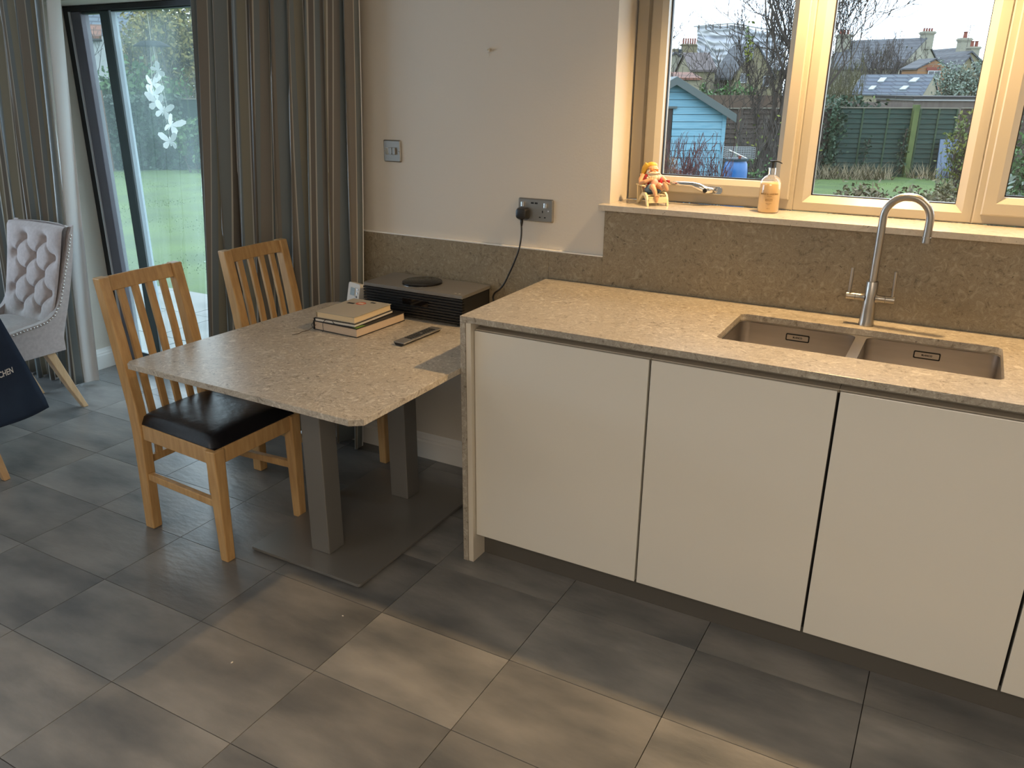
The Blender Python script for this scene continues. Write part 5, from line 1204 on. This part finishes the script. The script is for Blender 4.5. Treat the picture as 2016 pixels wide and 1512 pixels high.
p = at(1909, 62, YR+4); mb = MB(); mb.tube([p-Vector((0, 0, 2.5)), p+Vector((0, 0, .6))], .03, 5); mb.tube([p+GR*-.4+Vector((0, 0, .5)), p+GR*.7+Vector((0, 0, .6))], .025, 5); mb.build('television_aerial', M_TWIGG, k3)
# long low wall with flat gutter line
YW = 24; a, b_ = at(1800, 196, YW), at(1990, 202, YW); d_ = Vector((b_.x-a.x, b_.y-a.y, 0)); L_ = d_.length; d_.normalize(); nn = Vector((-d_.y, d_.x, 0)); LW = thing('flat_roofed_garage', 'low garage wall with dark flat roof edge behind the right green panel', 'garage', (a.x, a.y, ground(YW)))
P_ = lambda u, v, h: Vector((a.x, a.y, 0))+d_*u+nn*h+Vector((0, 0, v))
MB().prism([[(0, ground(YW)-.1), (L_, ground(YW)-.1), (L_, a.z-.03), (0, a.z-.03)]], 0, 2.5, P_).build('wall', M_CONC, LW)
MB().prism([[(-.03, a.z-.03), (L_, a.z-.03), (L_, a.z+.02), (-.03, a.z+.02)]], -.06, 2.5, P_).build('white_edge', M_WFRM, LW)
MB().prism([[(-.1, a.z+.02), (L_, a.z+.02), (L_, a.z+.09), (-.1, a.z+.09)]], -.10, 2.6, P_).build('roof_edge', M_DARK, LW)
YW = 23.5; a2, b2 = at(1668, 200, YW), at(1798, 204, YW); d2 = Vector((b2.x-a2.x, b2.y-a2.y, 0)); L2 = d2.length; d2.normalize(); P2 = lambda u, v, h: Vector((a2.x, a2.y, 0))+d2*u+GF*h+Vector((0, 0, v))
mb = MB(); mb.prism([[(0, ground(YW)-.1), (L2, ground(YW)-.1), (L2, a2.z-.02), (0, a2.z)]], 0, .1, P2); tag(mb.build('board_fence', M_CONC), 'grey-brown board fence showing just above the green fence', 'fence')
# ---- left window background ----
YL = 84
k6 = simple_house('far_house', 'grey-roofed house with pale gable above the shed at the left window edge', ((1292, 130), (1330, 106), (1372, 136)), YL, 6, M_GAULT, M_SLATE)
e0 = at(1360, 140, 67); e1 = at(1408, 139, 67); k7 = house('far_house', 'brown-roofed house in front of the plastic-wrapped scaffold', e0, at(1350, 108, 70), (e1-e0), ground(YL)-1, M_YELB, mat('brown_slates', (.15, .12, .12), .8, col2=(.20, .16, .16), scale=1.0), .2, .15)
k8 = thing('chimney_terrace', 'buff brick terrace with a row of red chimney pots left of the scaffold', 'house', tuple(at(1355, 130, YL+9))); 
p = at(1350, 96, YL+9); MB().box(-2.6, 2.2, 0, 4, ground(YL)-p.z-1, 0, Matrix.Translation(p) @ Matrix.Rotation(YAW, 4, 'Z')).build('walls', M_YELB, k8); chimney(k8, 1358, 87, 99, 30, YL+9, 7, M_YELB)
for u in (1341, 1371): win(k8, at(u, 101, YL+8.8), GR, Vector((0, 0, 1)), .6, .45, -GF)
# scaffold wrapped in sheeting
YC = 76; SC = thing('wrapped_scaffold', 'scaffold wrapped in crinkled pale blue-grey sheeting above the shed', 'scaffold', tuple(at(1440, 150, YC)))
mb = MB(); n, m_n = 40, 60; vs = []; rd = random.Random(8)
for i in range(n+1):
    for j in range(m_n+1):
        q = j/m_n; s_ = i/n; u = 1373+q*170; vt = 53-8*q if q < .4 else 49.8+(q-.4)*32; vb = 106+34*min(1, q/.22) if q < .22 else 140
        v = vt+(vb-vt)*s_; p = at(u, v, YC); vs.append(p+GF*(.25*noise.noise(Vector((q*12, s_*9, 0)))+.18*math.sin(s_*46+3*noise.noise(Vector((q*5, s_*3, 2))))*.5))
mb.add(vs, [(i*(m_n+1)+j, i*(m_n+1)+j+1, (i+1)*(m_n+1)+j+1, (i+1)*(m_n+1)+j) for i in range(n) for j in range(m_n)])
o = mb.build('sheeting', mat('sheeting_pale', (.72, .78, .90), .5, col2=(.95, .98, 1.0), scale=.9, stretch=(.4, .4, 2.5)), SC, smooth=True); so = o.modifiers.new('s', 'SOLIDIFY'); so.thickness = .05; so.offset = 1
for u in range(1376, 1545, 14):
    vt = 52-8*(u-1373)/170 if u < 1441 else 49.8+((u-1373)/170-.4)*32; MB().tube([at(u, vt-3, YC-.35), at(u, vt+7, YC-.35)], .05, 5).build('scaffold_pole', M_TWIGG, SC)
MB().tube([at(1366, 52, YC-.3), at(1441, 46, YC-.3), at(1543, 63, YC-.3)], .07, 5).build('ledger_pole', M_WFRM, SC)
for (a_, b_) in (((1378, 62), (1412, 118)), ((1412, 132), (1432, 108)), ((1416, 80), (1442, 105))): MB().tube([at(*a_, YC-.5), at(*b_, YC-.5)], .06, 5).build('tension_strap', M_WFRM, SC)
mb = MB().prism([[(-3.4, ground(YC)-1), (4.2, ground(YC)-1), (4.2, 4.6), (-3.4, 3.4)]], 0, 5, lambda u, v, h: Vector((at(1450, 150, YC+1).x, at(1450, 150, YC+1).y, 0))+GR*u+GF*h+Vector((0, 0, v))); mb.build('building_behind', M_YELB, SC)
win(SC, at(1424, 150, YC+.7), GR, Vector((0, 0, 1)), .9, .9, -GF)
YY = 66; k9 = simple_house('far_house', 'yellow-green brick gabled house half hidden by the tall bare tree', ((1446, 148), (1490, 88), (1560, 150)), YY, 7, M_YELB, M_SLATE)
for u, v, w_, h_ in ((1464, 154, .55, .7), (1478, 110, .36, .6), (1508, 160, .5, .8)): win(k9, at(u, v, YY-.06), GR, Vector((0, 0, 1)), w_, h_, -GF)
p = at(1410, 187, 40); tag(MB().box(-2.6, 4.4, 0, .3, ground(40)-p.z-.2, 0, Matrix.Translation(p) @ Matrix.Rotation(YAW, 4, 'Z')).build('garden_wall', mat('brown_garden_wall', (.15, .095, .07), .9, col2=(.2, .14, .1), scale=1)), 'brown garden wall beyond the shed roof', 'wall')
e0 = at(1290, 158, 34); e1 = at(1378, 160, 34); house('red_roofed_shed', 'orange-red tiled low roof just behind the blue shed ridge', e0, at(1290, 147, 36), e1-e0, ground(34)-.2, M_BUFF, M_REDT, .1, .08, 'shed')
# background bare trees and bushes
def tree(name, label, u, v_top, Y, W_, n, m, seed, lev=4, r=.05, leaf=None, nl=0, ls=(.05, .1), minr=.01, kids=3, spread=.7, ln=.42, up=.35):
    return bush(name, label, u, v_top, Y, 0, W_, n, m, seed, lev, r, kids, leaf, nl, ls, None, up, 'tree', spread, minr, ln)
tree('bare_tree', 'olive-green bare tree at the left of the middle window pane', 1628, 92, 27, 2.1, 36, M_BARK2, 51, lev=4, r=.05, minr=.009)
tree('bare_tree', 'grey-brown bare tree in front of the terrace roof above the outbuilding', 1748, 62, 72, 5.8, 44, mat('bark_far', (.13, .11, .10), .9), 52, lev=4, r=.07, minr=.015, leaf=M_LDRY, nl=120, ls=(.1, .16))
tree('bare_tree', 'pale bare tree showing above the long slate roof ridge', 1700, 66, 95, 6.5, 22, M_TWIGG, 53, lev=4, r=.12, minr=.02)
bush('silver_bush', 'silvery green bushy tree below the right-hand roofs', 1902, 130, 36, 0, 1.9, 16, M_BARK, 54, lev=3, r=.04, leaf=M_LGRY, nl=7000, ls=(.055, .10), minr=.008, ln=.55)
bush('thin_saplings', 'thin bare saplings in front of the outbuilding wall', 1745, 178, 22.5, 0, .7, 7, M_TWIGG, 55, lev=2, r=.014, leaf=M_LYEL, nl=14, ls=(.07, .10), minr=.006, ln=.7)
bush('distant_hedge', 'brown and green hedge between the shed roof and the brick houses', 1430, 172, 44, 0, 3.4, 26, M_BARK2, 56, lev=2, r=.03, leaf=M_LGRN, nl=1300, ls=(.12, .22), minr=.012)
bush('distant_hedge', 'bare scrub behind the shed roof at the left window edge', 1338, 128, 60, 0, 3.2, 22, M_BARK2, 57, lev=3, r=.05, minr=.016, ln=.6)
bush('distant_hedge', 'grey scrub between the shed roof and the scaffold', 1392, 140, 52, 0, 2.2, 18, M_TWIGG, 58, lev=3, r=.04, minr=.014, ln=.6)
# ---- view through the patio door ----
YD = 22
fence_panel(at(120, 250, YD-1.0), at(212, 250, YD-1.0), ground(YD)-.02, at(200, 178, YD-1.0).z, 16, M_FRED, M_FRED, 'reddish slatted fence panel seen left of the door mullion', battens=3, cap=False)
fence_panel(at(330, 250, YD), at(470, 250, YD), ground(YD)-.02, at(380, 196, YD).z, 14, M_FGRN, M_FGB, 'green fence panel behind the butterflies at the curtain edge')
fence_panel(at(216, 250, YD), at(326, 250, YD), ground(YD)-.02, at(280, 190, YD).z, 14, M_FBRN, M_FBRN, 'fence panel smothered by the ivy hedge')
def hedge(label, u0, u1, v0, Y, n, s0, s1, m, seed, dsp=.25, name='ivy_hedge'):
    rd = random.Random(seed); mb = MB(); A_, B_ = at(u0, v0, Y), at(u1, v0, Y); z0 = ground(Y); t = thing(name, label, 'hedge', tuple((A_+B_)*.5)); t.location.z = z0; ORG[t.name] = Vector(t.location)
    def fn():
        q = rd.random(); p = A_.lerp(B_, q); top = p.z+.12*noise.noise(Vector((q*9, seed, 0))); return Vector((p.x, p.y, z0+(top-z0)*rd.random()**.8))+GF*rd.gauss(0, dsp*.5)+GR*rd.gauss(0, .05)
    leaves(mb, n, fn, s0, s1, rd, 1.2); mb.build('leaves', m, t, kind='stuff'); mb = MB(); mb.prism([[(0, z0-.02), (1, z0-.02), (1, A_.z-.2), (0, A_.z-.2)]], 0, .1, lambda u, v, h: Vector((A_.x, A_.y, 0)).lerp(Vector((B_.x, B_.y, 0)), u)+GF*h+Vector((0, 0, v))); mb.build('hedge_core', M_LIVY, t)
hedge('dark blue-green ivy hedge behind the butterflies in the patio door view', 205, 348, 188, YD-.45, 7000, .07, .13, M_LIVY, 61)
bush('garden_shrub', 'bright green leafy shrub above the ivy hedge, right of the door mullion', 258, 138, 23.5, 0, 2.2, 18, M_BARK, 62, lev=3, r=.03, leaf=M_LGRN, nl=2600, ls=(.08, .15), minr=.006, ln=.5)
bush('garden_shrub', 'green shrub above the reddish slatted fence', 200, 160, 23.6, 0, 1.3, 10, M_BARK, 63, lev=3, r=.03, leaf=M_LGRN, nl=1000, ls=(.08, .15), minr=.006, ln=.5)
bush('garden_shrub', 'low green plant at the right of the patio door view below the fence', 392, 235, YD-1.0, 0, 1.0, 10, M_BARK, 64, lev=2, r=.02, leaf=M_LGRN, nl=700, ls=(.07, .12), minr=.005)
t = tree('autumn_tree', 'yellow-leaved autumn tree behind the grey disc in the patio door view', 352, -30, 26, 3.2, 14, M_BARK, 65, lev=4, r=.05, leaf=M_LAUT, nl=9000, ls=(.07, .13), minr=.008, ln=.40)
bush('bare_scrub', 'tangle of grey bare branches below the yellow tree beside the curtain', 360, 118, 23.8, 0, 2.6, 26, M_TWIGG, 66, lev=3, r=.022, minr=.007, ln=.55, up=.2, spread=1.0)
tree('pale_tree', 'pale grey-yellow tree mass behind the autumn tree in the patio door view', 392, -60, 31, 3.8, 20, M_TWIGG, 68, lev=4, r=.06, leaf=M_LPAL, nl=7000, ls=(.10, .17), minr=.012, ln=.40)
t = tree('bare_tree', 'dark leaning bare tree across the neighbouring roof in the patio door view', 225, 10, 25, 2.4, 5, mat('bark_dark', (.05, .045, .045), .9), 67, lev=3, r=.045, minr=.008, kids=3, ln=.5)
YN = 40
e0 = at(145, 76, YN); e1 = at(292, 64, YN+2); hN = house('neighbour_house', 'neighbouring house with white wall and blue-grey slate roof at the left', e0, at(150, -30, YN+5), e1-e0, ground(YN)-.5, M_RENDER, M_SLATE2, .3, .12)
dd = Vector((e1.x-e0.x, e1.y-e0.y, 0)).normalized(); fr_n = Vector((dd.y, -dd.x, 0)); fr_n = fr_n if fr_n.dot(GF) < 0 else -fr_n
win(hN, at(204, 100, YN+.4)+fr_n*.35, dd, Vector((0, 0, 1)), .9, 1.2, fr_n); win(hN, at(232, 84, YN+.8)+fr_n*.35, dd, Vector((0, 0, 1)), .45, .6, fr_n)
pR = at(150, 74, YN-1.2); mb = MB(); q0, q1 = at(140, 76, YN-1.2), at(200, 77, YN-.4); q3, q2 = at(140, 52, YN+.1), at(200, 54, YN+.9)
mb.add([q0, q1, q2, q3, q0+Vector((0, 0, .12)), q1+Vector((0, 0, .12)), q2+Vector((0, 0, .12)), q3+Vector((0, 0, .12))], [(0, 3, 2, 1), (4, 5, 6, 7), (0, 1, 5, 4), (1, 2, 6, 5), (2, 3, 7, 6), (3, 0, 4, 7)]); mb.build('porch_roof', M_REDT, hN)
MB().tube([at(140, 78, YN-1.25), at(200, 79, YN-.45)], .07, 6).build('gutter', M_DARK, hN)
MB().prism([[(0, ground(YN)-.5), (1, ground(YN)-.5), (1, q1.z), (0, q0.z)]], .15, 1.2, lambda u, v, h: Vector((q0.x, q0.y, 0)).lerp(Vector((q1.x, q1.y, 0)), u)+GF*h+Vector((0, 0, v))).build('porch_wall', M_RENDER, hN)
